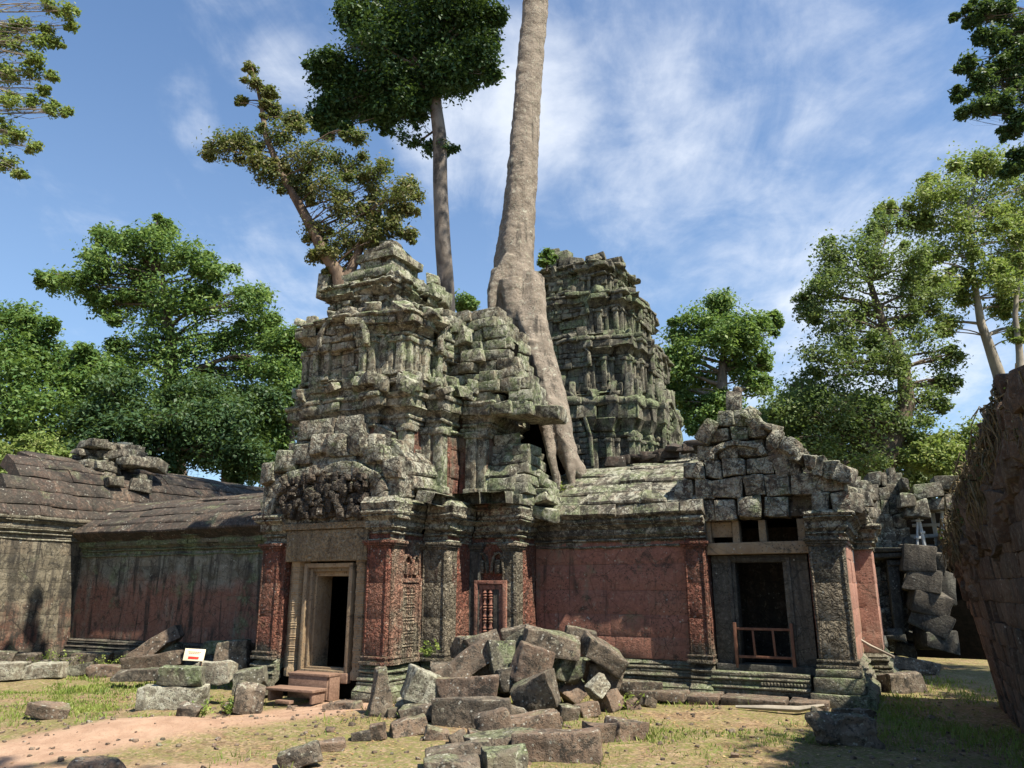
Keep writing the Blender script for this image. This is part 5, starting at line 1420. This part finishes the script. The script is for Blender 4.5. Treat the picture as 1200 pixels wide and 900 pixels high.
RADM = 1.05
def tree(name, label, base, trunk, tr, clusters, leafmat, barkmat, per=55, puffs=26, leaf=.16, puffr=.26, group=None, fork=None, twig=True, flat=.75, shell=.5, depthvar=.8, Y=30, bow=.12,
         shape=LEAFQ, trunk_n=10, gap=0.0, limb_r=.45, cat='tree', squash=.8, ns=1.0, minor=2, radm=1.0):
    """trunk: list of (px,py[,Y]); clusters: (px,py,rpx) or with dY; everything is turned into real positions at distance Y"""
    def wp(t): return np.array(at(t[0], t[1], t[2] if len(t) > 2 else Y))
    o = wroot(name, label, cat, base if base is not None else (wp(trunk[0])[0], wp(trunk[0])[1], 0), group)
    T = [wp(t) for t in trunk]; tr = list(tr)
    if T[0][2] > .1 and (base is None or base[2] == 0):
        T.insert(0, np.array((T[0][0], T[0][1], -.2))); tr.insert(0, tr[0] * 1.25); fork = (fork or 0) + 1
    B = MB()
    # densify trunk
    pts = []; rad = []
    for i in range(len(T) - 1):
        for j in range(4):
            t = j / 4; pts.append(T[i] * (1 - t) + T[i + 1] * t); rad.append(tr[i] * (1 - t) + tr[i + 1] * t)
    pts.append(T[-1]); rad.append(tr[-1])
    pts = [p + vnoise3(np.array([p]) * .5, 1, 3)[0] * rad[i] * .5 for i, p in enumerate(pts)]
    B.tube(pts, rad, trunk_n, flute=.05)
    part(B, 'trunk', barkmat, o, sharp=60)
    Bb = MB(); allV = []; allK = []
    extra = []
    if minor:
        for cl in clusters:
            for q in range(minor):
                an = rng.uniform(0, 2 * math.pi); dd_ = cl[2] * rng.uniform(.75, 1.25)
                extra.append((cl[0] + math.cos(an) * dd_, cl[1] + math.sin(an) * dd_ * .75, cl[2] * rng.uniform(.28, .5)))
    nmain = len(clusters)
    for ic, cl in enumerate(list(clusters) + extra):
        px, py, r_ = cl[:3]; dY = cl[3] if len(cl) > 3 else rng.uniform(-depthvar, depthvar) * r_ / FPX * Y * 1.3
        c = np.array(at(px, py, Y + dY)); rad_w = r_ / FPX * Y * RADM * radm
        # attach to the nearest trunk point that lies lower
        ds = [np.linalg.norm(p - c) + (3.0 if p[2] > c[2] else 0) * 1.0 for p in pts]
        kmin = int(np.argmin(ds)); kmin = max(kmin, min(len(pts) - 1, (fork or 0) * 4))
        L = np.linalg.norm(c - pts[kmin]); lr = min(rad[kmin] * .5, limb_r * (.55 if ic < nmain else .2) * rad[0]) * (0.6 + .4 * min(1, L / (3 * rad_w)))
        cv_ = curve(pts[kmin], c, 7, bow, .12)
        Bb.tube(cv_, [lr * (1 - .72 * i / 7) for i in range(8)], 7, caps=False)
        m_ = max(5, int(puffs * (1.0 if ic < nmain else .4)))
        dirs = rng.normal(0, 1, (m_, 3)); dirs /= np.linalg.norm(dirs, axis=1, keepdims=True)
        rr = rad_w * rng.uniform(shell, 1.0, (m_, 1)) * .9 * (1 + .25 * vnoise(dirs * 1.7 + px * .1, 5)[:, None])
        cs = c + dirs * rr * np.array([1, 1, squash])
        if gap:
            keep = vnoise(cs * ns / max(rad_w, .3) + py * .01, 12) > -1 + gap; cs = cs[keep]
        if len(cs) == 0: continue
        if twig:
            for q in cs[::2]:
                st_ = np.array(cv_[rng.integers(4, 8)])
                Bb.tube(curve(st_, q, 3, .12, .05), [lr * .28, lr * .18, lr * .1, lr * .04], 4, caps=False)
        V, K = leaves_at(cs, int(per * 2.0), rad_w * puffr * 1.9 * rng.uniform(.5, 1.4, len(cs)), leaf * .66, flat=flat, shape=shape)
        allV.append(V); allK.append(K)
    if Bb.n: part(Bb, 'branches', barkmat, o, sharp=None)
    if allV: crown_mesh('crown', leafmat, o, np.concatenate(allV), np.concatenate(allK))
    return o

# --- the big pale trunk with its root flowing over the ruined shoulder
bt = wroot('giant_root_tree', 'huge pale tree rising out of the ruin, thick root flowing down to the wing roof', 'tree', (0.0, 16.2, 0.0))
B = MB()
def tp(px, py, Y): return at(px, py, Y)
tk = [(608, 392, 16.3, 16), (606, 372, 16.3, 29), (606, 352, 16.4, 32), (603, 315, 16.5, 26.5), (606, 270, 16.6, 22.5), (610, 220, 16.7, 20), (614, 160, 16.8, 18.3), (619, 90, 16.9, 17), (626, 20, 17.0, 16), (631, -50, 17.1, 15), (636, -160, 17.2, 13.5), (640, -330, 17.4, 12)]
pts = []; rad = []
for i in range(len(tk) - 1):
    for j in range(4):
        t = j / 4; q = [tk[i][c] * (1 - t) + tk[i + 1][c] * t for c in range(4)]
        p = tp(*q[:3]); dd = pix_dir(q[0], q[1]); L = q[2] / dd.y; pts.append(p); rad.append(q[3] / FPX * L * .9)
B.tube(pts, rad, 28, flute=.05)
def rootpath(B, L, n=14, flute=.05):
    P = []; Rr = []
    for i in range(len(L) - 1):
        for j in range(4):
            t = j / 4; q = [L[i][c] * (1 - t) + L[i + 1][c] * t for c in range(4)]; P.append(tp(*q[:3])); Rr.append(q[3] / FPX * q[2])
    P.append(tp(*L[-1][:3])); Rr.append(L[-1][3] / FPX * L[-1][2])
    B.tube(P, Rr, n, flute=flute)
rootpath(B, [(616, 330, 16.3, 23), (621, 370, 16.0, 20), (632, 410, 15.7, 16), (643, 450, 15.4, 16), (652, 485, 15.2, 16), (658, 512, 15.1, 14), (667, 535, 15.1, 12), (676, 553, 15.2, 11), (684, 568, 15.3, 9)], 18, .1)
rootpath(B, [(638, 450, 15.3, 10), (641, 490, 15.1, 11), (643, 515, 15.0, 8), (647, 540, 14.9, 5.5), (652, 562, 14.9, 4.5), (656, 583, 14.9, 2.5)])
rootpath(B, [(655, 500, 15.0, 8), (663, 525, 14.95, 6), (668, 550, 14.95, 5), (671, 572, 14.95, 3)])
rootpath(B, [(572 + 26, 300, 16.1, 8), (580, 335, 16.0, 7), (577, 352, 16.0, 7), (575, 368, 16.0, 5)])

rootpath(B, [(590, 320, 16.3, 15), (583, 345, 16.2, 13), (582, 365, 16.2, 10), (588, 385, 16.2, 6)])
rootpath(B, [(598, 330, 16.0, 15), (600, 365, 15.9, 10), (604, 385, 15.9, 5)])
rootpath(B, [(622, 400, 15.6, 12), (615, 430, 15.6, 7), (612, 460, 15.7, 4)])
tr_ = part(B, 'trunk', M_bark_pale, bt, sharp=None)
md = tr_.modifiers.new('remesh', 'REMESH'); md.mode = 'VOXEL'; md.voxel_size = .03; md.use_smooth_shade = True
md = tr_.modifiers.new('smooth', 'SMOOTH'); md.iterations = 4; md.factor = .5
tx = bpy.data.textures.new('bark_lumps', 'CLOUDS'); tx.noise_scale = .35; tx.noise_depth = 3
md = tr_.modifiers.new('lumps', 'DISPLACE'); md.texture = tx; md.strength = .09; md.texture_coords = 'GLOBAL'
Bb = MB(); top = np.array(pts[-1]); cs = []
for i in range(9):
    an = i * 2.3; c = top + np.array((math.cos(an) * rng.uniform(2, 5), math.sin(an) * rng.uniform(2, 5), rng.uniform(1, 5))); Bb.tube(curve(pts[-1], c, 5), [.3, .24, .18, .13, .08, .05], 6, caps=False)
    cs += [c + rng.normal(0, 1, 3) * (1.3, 1.3, .8) for _ in range(16)]
part(Bb, 'branches', M_bark_pale, bt, sharp=None)
V, K = leaves_at(np.array(cs), 60, .8, .2); crown_mesh('crown', L_mid, bt, V, K)

V, K = leaves_at(WALL_TUFTS, 26, .13, .05); crown_mesh('moss_tufts', L_deep, WALL_ROOT, V, K)
# --- slim tall tree with a dense dark crown
cl = [(440, 55, 46), (490, 40, 50), (540, 35, 40), (400, 95, 30), (385, 75, 20), (420, 115, 32), (395, 128, 24), (460, 100, 36), (515, 85, 34), (555, 68, 32), (470, 0, 50), (530, -10, 50), (560, 20, 28), (425, 30, 28), (480, 120, 22), (380, 140, 18), (570, 50, 20), (505, 60, 40), (450, 130, 20), (540, 95, 16)]
tree('tall_dark_tree', 'slim tall tree with a dense dark green crown beside the giant trunk', None, [(524, 620), (522, 345), (517, 230), (514, 160), (509, 105), (500, 85)], [.40, .30, .27, .26, .22, .16], cl, L_dark, M_bark_grey,
     per=70, puffs=30, leaf=.25, puffr=.34, Y=25, shell=.35, fork=4, depthvar=.5, flat=.8, group=None)
# sparse hanging sprays under that crown
tree('hanging_spray', 'thin sprays of leaves hanging below the dense dark crown beside the slim trunk', at(515, 120, 25.2), [(514, 150), (500, 160), (488, 170)], [.05, .04, .02], [(478, 158, 16), (500, 175, 12), (470, 135, 14), (524, 172, 10), (452, 150, 10), (488, 140, 10)], L_dark, M_bark_dark, per=9, puffs=14, leaf=.22, puffr=.4, Y=25.2, limb_r=.5, fork=0, cat='branch')

# --- tilted tree growing from the top of the gate tower
cl = [(262, 172, 20), (285, 165, 20), (300, 190, 18), (330, 160, 22), (345, 140, 16), (350, 190, 26), (318, 205, 18), (385, 215, 24), (410, 195, 22), (440, 205, 22), (465, 232, 22), (480, 218, 14), (400, 245, 24), (432, 250, 24), (372, 270, 18), (455, 265, 16), (385, 295, 16), (408, 285, 20), (370, 180, 22),
      (300, 98, 11), (314, 112, 12), (293, 80, 8), (283, 118, 6), (320, 130, 12), (245, 182, 9), (475, 245, 12), (440, 282, 14), (360, 225, 16), (418, 160, 14), (340, 215, 12), (480, 275, 10), (396, 318, 12), (370, 300, 10)]
tree('tilted_tower_tree', 'tilted sparse tree with olive leaves growing out of the top of the gate tower', at(398, 345, 14.6), [(404, 350), (398, 320), (378, 292), (362, 262), (345, 232), (328, 200), (312, 160), (306, 120), (298, 90), (294, 72)], [.15, .14, .125, .11, .095, .08, .065, .045, .025, .012], cl, L_olive, M_bark_brown,
     per=17, puffs=30, leaf=.11, puffr=.34, Y=14.8, shell=.2, fork=1, depthvar=.6, limb_r=.3, bow=.16)
B = MB(); 
o = wroot('tower_top_sapling', 'second brown stem leaning right beside the tilted tree on the tower top', 'tree', at(405, 345, 14.7))
B.tube([at(400, 340, 14.7), at(412, 315, 14.8), at(424, 285, 14.8), at(436, 262, 14.9), at(450, 235, 15)], [.12, .11, .09, .06, .03], 8); part(B, 'trunk', M_bark_brown, o, sharp=60)
cs = [np.array(at(px, py, 14.8)) + rng.normal(0, .12, 3) for (px, py) in ((436, 262), (450, 235), (428, 280), (445, 270), (460, 250)) for _ in range(9)]
V, K = leaves_at(np.array(cs), 14, .3, .105); crown_mesh('crown', L_olive, o, V, K)

# --- left background
tree('feathery_tree', 'tall light green tree with layered feathery crown standing high behind the left galleries', None, [(205, 640), (205, 500), (200, 430), (195, 370), (190, 320)], [.6, .5, .4, .25, .12],
     [(120, 312, 26), (95, 330, 20), (62, 330, 15), (150, 285, 24), (125, 280, 18), (185, 285, 24), (190, 268, 15), (220, 300, 28), (250, 318, 22), (165, 330, 30), (205, 345, 30), (150, 355, 28), (235, 360, 26), (120, 355, 16), (180, 395, 36), (225, 410, 36), (290, 360, 24), (305, 345, 12), (310, 385, 24), (275, 400, 28), (150, 420, 30), (262, 440, 36), (315, 425, 20), (200, 450, 40), (300, 460, 32), (255, 480, 40), (180, 490, 30)],
     L_bright, M_bark_dark, radm=1.15, per=24, puffs=34, leaf=.34, puffr=.3, Y=42, shell=.1, fork=1, squash=.85, flat=.75, depthvar=.9)
tree('dark_bushy_tree', 'dark bushy tree at the left edge behind the far gallery', None, [(30, 640), (28, 520), (25, 460)], [.5, .35, .2],
     [(15, 375, 24), (5, 410, 30), (40, 400, 24), (30, 440, 34), (70, 430, 26), (100, 425, 20), (-10, 460, 40), (50, 480, 38), (90, 465, 30), (120, 450, 26), (10, 510, 36), (75, 510, 30), (130, 480, 24)],
     L_mid, M_bark_dark, radm=1.15, per=42, puffs=32, leaf=.33, puffr=.3, Y=38, shell=.3, fork=1)
tree('low_dark_tree', 'low very dark tree between the bushy and the feathery trees on the left', None, [(150, 640), (150, 540), (150, 500)], [.4, .3, .2],
     [(140, 470, 34), (170, 500, 36), (115, 500, 30), (205, 520, 34), (240, 530, 30), (150, 530, 30), (280, 525, 28), (190, 545, 28), (100, 530, 24), (230, 495, 26)],
     L_deep, M_bark_dark, radm=1.15, per=42, puffs=30, leaf=.3, puffr=.3, Y=36, shell=.3, fork=1)
tree('yellow_green_bush', 'sunlit yellow green bush low at the left edge behind the stone vault', None, [(30, 640), (32, 590), (34, 565)], [.2, .15, .1],
     [(20, 545, 26), (50, 530, 22), (5, 560, 22), (75, 545, 20), (35, 565, 22), (0, 535, 20)], L_yellow, M_bark_dark, radm=1.15, per=50, puffs=28, leaf=.22, puffr=.3, Y=31, shell=.3)
tree('tower_side_tree', 'mid green tree showing just left of the gate tower above the low gallery', None, [(340, 640), (338, 520), (335, 450)], [.4, .3, .2],
     [(335, 400, 20), (355, 395, 18), (330, 435, 24), (345, 460, 22), (320, 480, 26), (310, 515, 26), (350, 430, 20), (335, 500, 20), (290, 500, 26), (300, 545, 24), (340, 540, 22)],
     L_bright, M_bark_dark, radm=1.15, per=48, puffs=28, leaf=.32, puffr=.3, Y=40, shell=.3, fork=1, squash=.7)
tree('gap_tree', 'deep green tree low in the gap between feathery tree and gate tower', None, [(265, 640), (265, 560), (262, 510)], [.35, .25, .15],
     [(240, 460, 30), (275, 490, 30), (250, 520, 30), (290, 540, 24), (215, 480, 26), (310, 470, 20)], L_deep, M_bark_dark, radm=1.15, per=55, puffs=30, leaf=.3, puffr=.3, Y=37, shell=.3, fork=1)
tree('distant_treetop', 'tiny pale green treetop seen between the two tall trunks', None, [(546, 640), (546, 400), (546, 365)], [.3, .2, .1], [(545, 350, 9), (540, 358, 8), (552, 358, 7)], L_bright, M_bark_dark, per=24, puffs=16, leaf=.3, puffr=.4, Y=46, shell=.3)
tree('tower_top_plant', 'small green plant on the left crown of the back tower', at(640, 315, 22), [(641, 318), (641, 308), (640, 300)], [.03, .02, .01], [(639, 298, 7), (636, 308, 5), (645, 304, 5)], L_bright, M_bark_dark, per=18, puffs=12, leaf=.14, puffr=.4, Y=20.5, cat='plant')

# --- right background
tree('round_green_tree', 'round fresh green tree right behind the back tower', None, [(848, 640), (846, 520), (846, 450), (850, 400)], [.5, .4, .3, .15],
     [(845, 355, 20), (820, 375, 24), (865, 380, 24), (795, 395, 20), (890, 380, 18), (905, 375, 10), (845, 400, 26), (810, 415, 26), (880, 405, 22), (795, 440, 20), (825, 450, 26), (865, 430, 20), (885, 450, 18), (810, 475, 24), (850, 475, 22), (790, 425, 14), (895, 425, 12), (830, 490, 22), (790, 462, 14)],
     L_bright, M_bark_grey, per=28, puffs=28, leaf=.32, puffr=.3, Y=40, shell=.25, fork=1, squash=.75)
tree('broad_olive_tree', 'broad grey green tree with a dark leaning trunk behind the doorway pavilion', None, [(1030, 640), (1036, 560), (1050, 510), (1062, 470), (1058, 430), (1040, 390), (1020, 330)], [.5, .42, .36, .3, .22, .16, .1],
     [(1010, 290, 26), (1035, 262, 18), (975, 300, 20), (990, 330, 28), (1040, 310, 28), (960, 340, 20), (1075, 300, 20), (1060, 345, 26), (1020, 370, 30), (980, 375, 28), (1090, 350, 22), (950, 365, 14), (1080, 395, 26), (1040, 420, 24), (960, 420, 26), (1000, 430, 30), (1105, 420, 20), (940, 460, 24), (975, 480, 32), (1020, 490, 30), (1060, 500, 22), (1090, 470, 20), (930, 500, 26), (960, 530, 30), (1010, 545, 28), (1050, 545, 24), (915, 530, 18), (1085, 520, 18), (990, 510, 30), (1110, 450, 14), (1000, 400, 30), (960, 500, 30), (1040, 460, 30), (920, 480, 20)],
     L_oliveg, M_bark_dark, radm=1.28, per=22, puffs=26, leaf=.2, puffr=.3, Y=27, shell=.25, fork=1, bow=.1)
tree('dark_mass_tree', 'dark green tree low behind the pediment of the doorway pavilion', None, [(960, 640), (960, 560), (958, 520)], [.4, .3, .2],
     [(930, 470, 28), (965, 460, 30), (1000, 490, 32), (940, 510, 34), (985, 530, 34), (1030, 530, 28), (1060, 560, 28), (905, 500, 20), (1010, 560, 26), (1090, 560, 24), (960, 550, 26)],
     L_oliveg, M_bark_dark, radm=1.25, per=34, puffs=30, leaf=.24, puffr=.3, Y=30, shell=.3, fork=1)
tree('white_limbed_tree', 'very tall pale limbed tree with airy yellow green crown at the right', None, [(1230, 640), (1190, 500), (1172, 440), (1150, 380), (1140, 320), (1135, 260)], [.40, .30, .23, .16, .10, .05],
     [(1135, 200, 22), (1160, 190, 20), (1110, 220, 24), (1085, 235, 20), (1180, 215, 24), (1140, 240, 26), (1105, 260, 24), (1070, 265, 16), (1165, 265, 26), (1195, 250, 22), (1130, 290, 22), (1090, 300, 18), (1185, 300, 22), (1160, 320, 20), (1100, 330, 18), (1195, 345, 20), (1125, 345, 16), (1175, 360, 16), (1080, 330, 14), (1210, 290, 30), (1200, 385, 14), (1110, 380, 14), (1040, 245, 12), (1215, 220, 24)],
     L_yellow, M_bark_white, radm=1.2, per=20, puffs=30, leaf=.22, puffr=.34, Y=29, shell=.2, fork=1, limb_r=.35, bow=.1)
tree('pale_stem_tree', 'second pale stem rising steeply at the right edge behind the leaning wall', None, [(1195, 640), (1196, 500), (1193, 430), (1190, 370), (1196, 300)], [.2, .16, .13, .09, .05], [(1180, 330, 20), (1190, 280, 22), (1205, 310, 20), (1195, 390, 12), (1215, 360, 20)], L_yellow, M_bark_white, per=22, puffs=22, leaf=.2, puffr=.34, Y=26, shell=.2, fork=2)
tree('wall_side_bush', 'light green bush behind the propped ruined gallery', None, [(1120, 640), (1122, 580), (1122, 550)], [.25, .18, .1],
     [(1115, 530, 22), (1140, 515, 20), (1150, 540, 20), (1100, 545, 20), (1125, 555, 22), (1165, 520, 14), (1085, 535, 14), (1175, 545, 20), (1130, 580, 20)], L_yellow, M_bark_dark, radm=1.3, per=34, puffs=28, leaf=.2, puffr=.3, Y=26, shell=.3)

# --- overhanging crowns in the upper corners; their trunks stand just outside the frame
tree('corner_leafy_tree', 'leafy branches with small yellow green leaves hanging in at the upper left corner', (at(-160, 700, 10)[0], 10, 0), [(-170, 720), (-165, 400), (-150, 150), (-120, 20)], [.25, .2, .15, .08],
     [(30, 30, 14), (45, 50, 10), (60, 5, 12), (80, 12, 12), (85, 30, 8), (20, 55, 16), (5, 40, 14), (10, 80, 14), (35, 85, 14), (45, 70, 10), (55, 35, 9), (65, 50, 8), (60, 88, 8), (15, 120, 14), (40, 118, 10), (60, 128, 10), (78, 130, 7), (5, 150, 14), (25, 160, 12), (40, 172, 8), (10, 190, 12), (22, 205, 8), (-10, 100, 30), (-20, 30, 30), (-20, 180, 26), (50, 105, 8), (-60, 60, 40), (-70, 150, 40), (-100, 0, 50)],
     L_yellow, M_bark_white, per=10, puffs=16, leaf=.085, puffr=.42, Y=10, shell=.1, fork=2, limb_r=.12, depthvar=.6, bow=.08)
tree('corner_dark_tree', 'dark green leafy boughs hanging in at the upper right corner', (at(1420, 700, 20)[0], 20, 0), [(1430, 740), (1420, 400), (1380, 150), (1330, 60)], [.35, .28, .2, .1],
     [(1150, 15, 16), (1175, 10, 20), (1140, 25, 10), (1118, 20, 5), (1195, 35, 22), (1165, 45, 18), (1150, 42, 10), (1135, 75, 12), (1150, 95, 14), (1170, 80, 18), (1190, 90, 20), (1125, 110, 9), (1128, 132, 8), (1150, 125, 14), (1175, 120, 16), (1195, 140, 16), (1185, 155, 10), (1200, 60, 20), (1215, 110, 24), (1230, 40, 40), (1250, 110, 40), (1195, 185, 14), (1185, 200, 10), (1210, 190, 20), (1280, 50, 50), (1290, 140, 50)],
     L_deep, M_bark_dark, per=26, puffs=26, leaf=.185, puffr=.36, Y=20, shell=.15, fork=2, limb_r=.15, depthvar=.6, bow=.08)

# --- trees beside and behind the viewer that dapple the ground and the far left wall
def plain_tree(label, x, y, h, r_, n, mat=L_mid, leaf=.22, per=60):
    o = wroot('shade_tree', label, 'tree', (x, y, 0))
    B = MB(); B.tube([(x, y, 0), (x + .1, y, h * .4), (x - .1, y + .2, h * .8)], [.3, .22, .12], 10); part(B, 'trunk', M_bark_dark, o, sharp=60)
    cs = []; Bb = MB()
    for i in range(n):
        dd = rng.normal(0, 1, 3); dd /= np.linalg.norm(dd); c = np.array((x, y, h)) + dd * r_ * rng.uniform(.3, 1) * np.array((1, 1, .5)); Bb.tube(curve((x, y, h * .75), c, 4), [.1, .08, .05, .03, .02], 5, caps=False)
        cs += [c + rng.normal(0, .4, 3) for _ in range(8)]
    part(Bb, 'branches', M_bark_dark, o, sharp=None); V, K = leaves_at(np.array(cs), per, .45, leaf); crown_mesh('crown', mat, o, V, K)
# shadow falls at (-0.47,+0.45) x height from the crown
plain_tree('tree outside the frame whose shadow lies over the grass before the pavilion', 10.6, 3.0, 12.5, 2.6, 12, per=16)
plain_tree('tree outside the frame that dapples the path and the block stack', 3.2, 1.0, 15.0, 3.2, 9, per=14)
plain_tree('tree outside the frame that dapples the tall gallery at the far left', -13.5, 1.5, 14.0, 3.4, 26, per=40)
plain_tree('tree outside the frame that shades the passage by the leaning wall', 16.8, 10.2, 12.0, 3.4, 60)

# ================================================================== GRASS, WEEDS, LEAF LITTER, PEBBLES
Lg = leaf_mat('grass_blades', (0.12, 0.19, 0.035), (0.2, 0.26, 0.05), (0.3, 0.32, 0.1), .35, 1.6)
def scatter(n, xr, yr, dens):
    x = rng.uniform(*xr, n); y = rng.uniform(*yr, n)
    p = np.stack([x, y, np.zeros(n)], 1); k = dens(x, y, p) > rng.random(n)
    return x[k], y[k]
def gdens(x, y, p):
    n_ = fbm(p * .7, 3, 21) * .6 + fbm(p * 3.0, 2, 22) * .4
    left = np.exp(-(((x + 8.6) / 3.2) ** 2 + ((y - 14.3) / 2.2) ** 2)) * 1.1 + np.exp(-(((x + 6.3) / 1.6) ** 2 + ((y - 12.3) / 1.2) ** 2)) * .7
    mid = np.exp(-(((x - 2.6) / 1.5) ** 2 + ((y - 9.8) / 1.0) ** 2)) * .75
    mid2 = np.exp(-(((x + .7) / .9) ** 2 + ((y - 12.4) / .4) ** 2)) * .2
    right = np.exp(-(((x - 5.6) / 1.8) ** 2 + ((y - 11.2) / 2.5) ** 2)) * .55
    wallfoot = np.exp(-(((x + 8) / 5) ** 2 + ((y - 17.5) / 1.0) ** 2)) * .8
    pth = np.abs((x + 6.5) * -(3.9) + (y - 8.3) * 3.5) / math.hypot(3.9, 3.5)
    d_ = np.clip(n_ * .9 + .1, 0, 1) * (left + mid + right + mid2 + wallfoot) * 1.5
    d_ = d_ + .12 * (n_ > .05) * (x > -3.2)
    return np.clip(d_, 0, 1) * np.clip((pth - .55) / .6, 0, 1)
x, y = scatter(280000, (-13, 9), (8.0, 19.5), gdens); N = len(x)
z = gheight(x, y); hgt = rng.uniform(.015, .05, N) * (1 + .9 * (fbm(np.stack([x, y, x * 0], 1) * 1.3, 2, 31) > .15)); th = rng.uniform(0, 2 * np.pi, N); wd = rng.uniform(.004, .009, N) * (y / 10)
dx, dy = np.cos(th), np.sin(th); lx, ly = rng.normal(0, .45, N) * hgt, rng.normal(0, .45, N) * hgt
V = np.stack([np.stack([x - dx * wd, y - dy * wd, z - .004], 1), np.stack([x + dx * wd, y + dy * wd, z - .004], 1), np.stack([x + lx + dx * wd * .4, y + ly + dy * wd * .4, z + hgt], 1), np.stack([x + lx - dx * wd * .4, y + ly - dy * wd * .4, z + hgt], 1)], 1).reshape(-1, 3)
gr = crown_mesh('grass', Lg, None, V, np.repeat(rng.random(N), 4)); tag(gr, 'short patchy grass and moss', kind='stuff')
# leaf litter
M_litter = leaf_mat('fallen_leaf', (0.16, 0.09, 0.045), (0.3, 0.19, 0.09), (0.42, 0.33, 0.15), .1, 3)
x = rng.uniform(-8, 8, 24000); y = rng.uniform(8, 15, 24000); kp = (fbm(np.stack([x, y, x * 0], 1) * .9, 2, 41) + .25 > rng.random(24000) * .9); kp &= ~((x < -2.5) & (rng.random(24000) < .75)); x, y = x[kp], y[kp]; N = len(x)
cs = np.stack([x, y, gheight(x, y) + .012], 1)
th = rng.uniform(0, 2 * np.pi, N); s_ = rng.uniform(.014, .045, N)[:, None]
t = np.stack([np.cos(th), np.sin(th), rng.normal(0, .2, N)], 1); b = np.stack([-np.sin(th), np.cos(th), rng.normal(0, .25, N)], 1)
V = np.stack([cs + (t * q[0] + b * q[1]) * s_ * 1.1 for q in LEAFQ], 1).reshape(-1, 3)
tag(crown_mesh('leaf_litter', M_litter, None, V, np.repeat(rng.random(N), 4)), 'dry fallen leaves scattered on the ground', kind='stuff')
# pebbles
B = MB()
for i in range(900):
    x = rng.uniform(-8, 8); y = rng.uniform(8.2, 14); s_ = rng.uniform(.012, .05) * (2.0 if rng.random() < .06 else 1)
    B.block((x, y, gh1(x, y) + s_ * .15), (s_ * 1.3, s_, s_ * .7), (rng.uniform(-20, 20), rng.uniform(-20, 20), rng.uniform(0, 180)), s_ * .35, jit=s_ * .12)
tag(B.build('pebbles', M_rubbrn, None), 'small stone chips and pebbles on the earth', kind='stuff')
# weeds: small leafy plants at the foot of the walls
weeds = [(55, 776, 12, 'weed'), (75, 780, 14, ''), (120, 784, 12, ''), (150, 782, 14, ''), (268, 830, 12, ''), (235, 838, 12, ''), (590, 812, 16, ''), (658, 578, 7, ''), (845, 812, 9, ''), (500, 770, 10, ''), (740, 828, 10, ''), (1008, 795, 12, '')]
lab = ['low weed at the far left beside the pale blocks', 'leafy weed right of the pale blocks at the far left', 'weed below the streaked wall', 'weed under the leaning slab', 'weed growing between stack and pitted stone', 'green tuft at the foot of the mottled block', 'green weed in the hollow of the rubble heap', 'tiny plant at the tip of the giant root', 'small weed at the foot of the pavilion pilaster', 'small fern at the tower base above the heap', 'small weed right of the rubble heap', 'tuft at the pale flank base']
for (px, py, r_, _), lb in zip(weeds, lab):
    if py < 600: c = np.array(at(px, py, 14.85))
    elif px in (590, 500): c = np.array(at(px, py, 12.2))
    else: c = np.array(gat(px, py + r_ * .5)); c[2] = gh1(c[0], c[1])
    o = wroot('weed', lb, 'plant', tuple(c), 'weeds among the stones')
    rw_ = r_ / FPX * c[1]; Bs = MB(); cs = []
    for k in range(9):
        e = c + np.array((rng.normal(0, .7) * rw_, rng.normal(0, .5) * rw_, rw_ * rng.uniform(.6, 1.6))); Bs.tube([c, (c + e) / 2 + rng.normal(0, .01, 3), e], [.004, .003, .002], 4, caps=False); cs.append(e); cs.append((c + e) / 2)
    part(Bs, 'stems', Lg, o, sharp=None); V, K = leaves_at(np.array(cs), 8, rw_ * .35, .05); crown_mesh('foliage', Lg if px not in (590,) else L_bright, o, V, K)
for o in list(bpy.data.objects):
    if 'origin' in o: del o['origin']
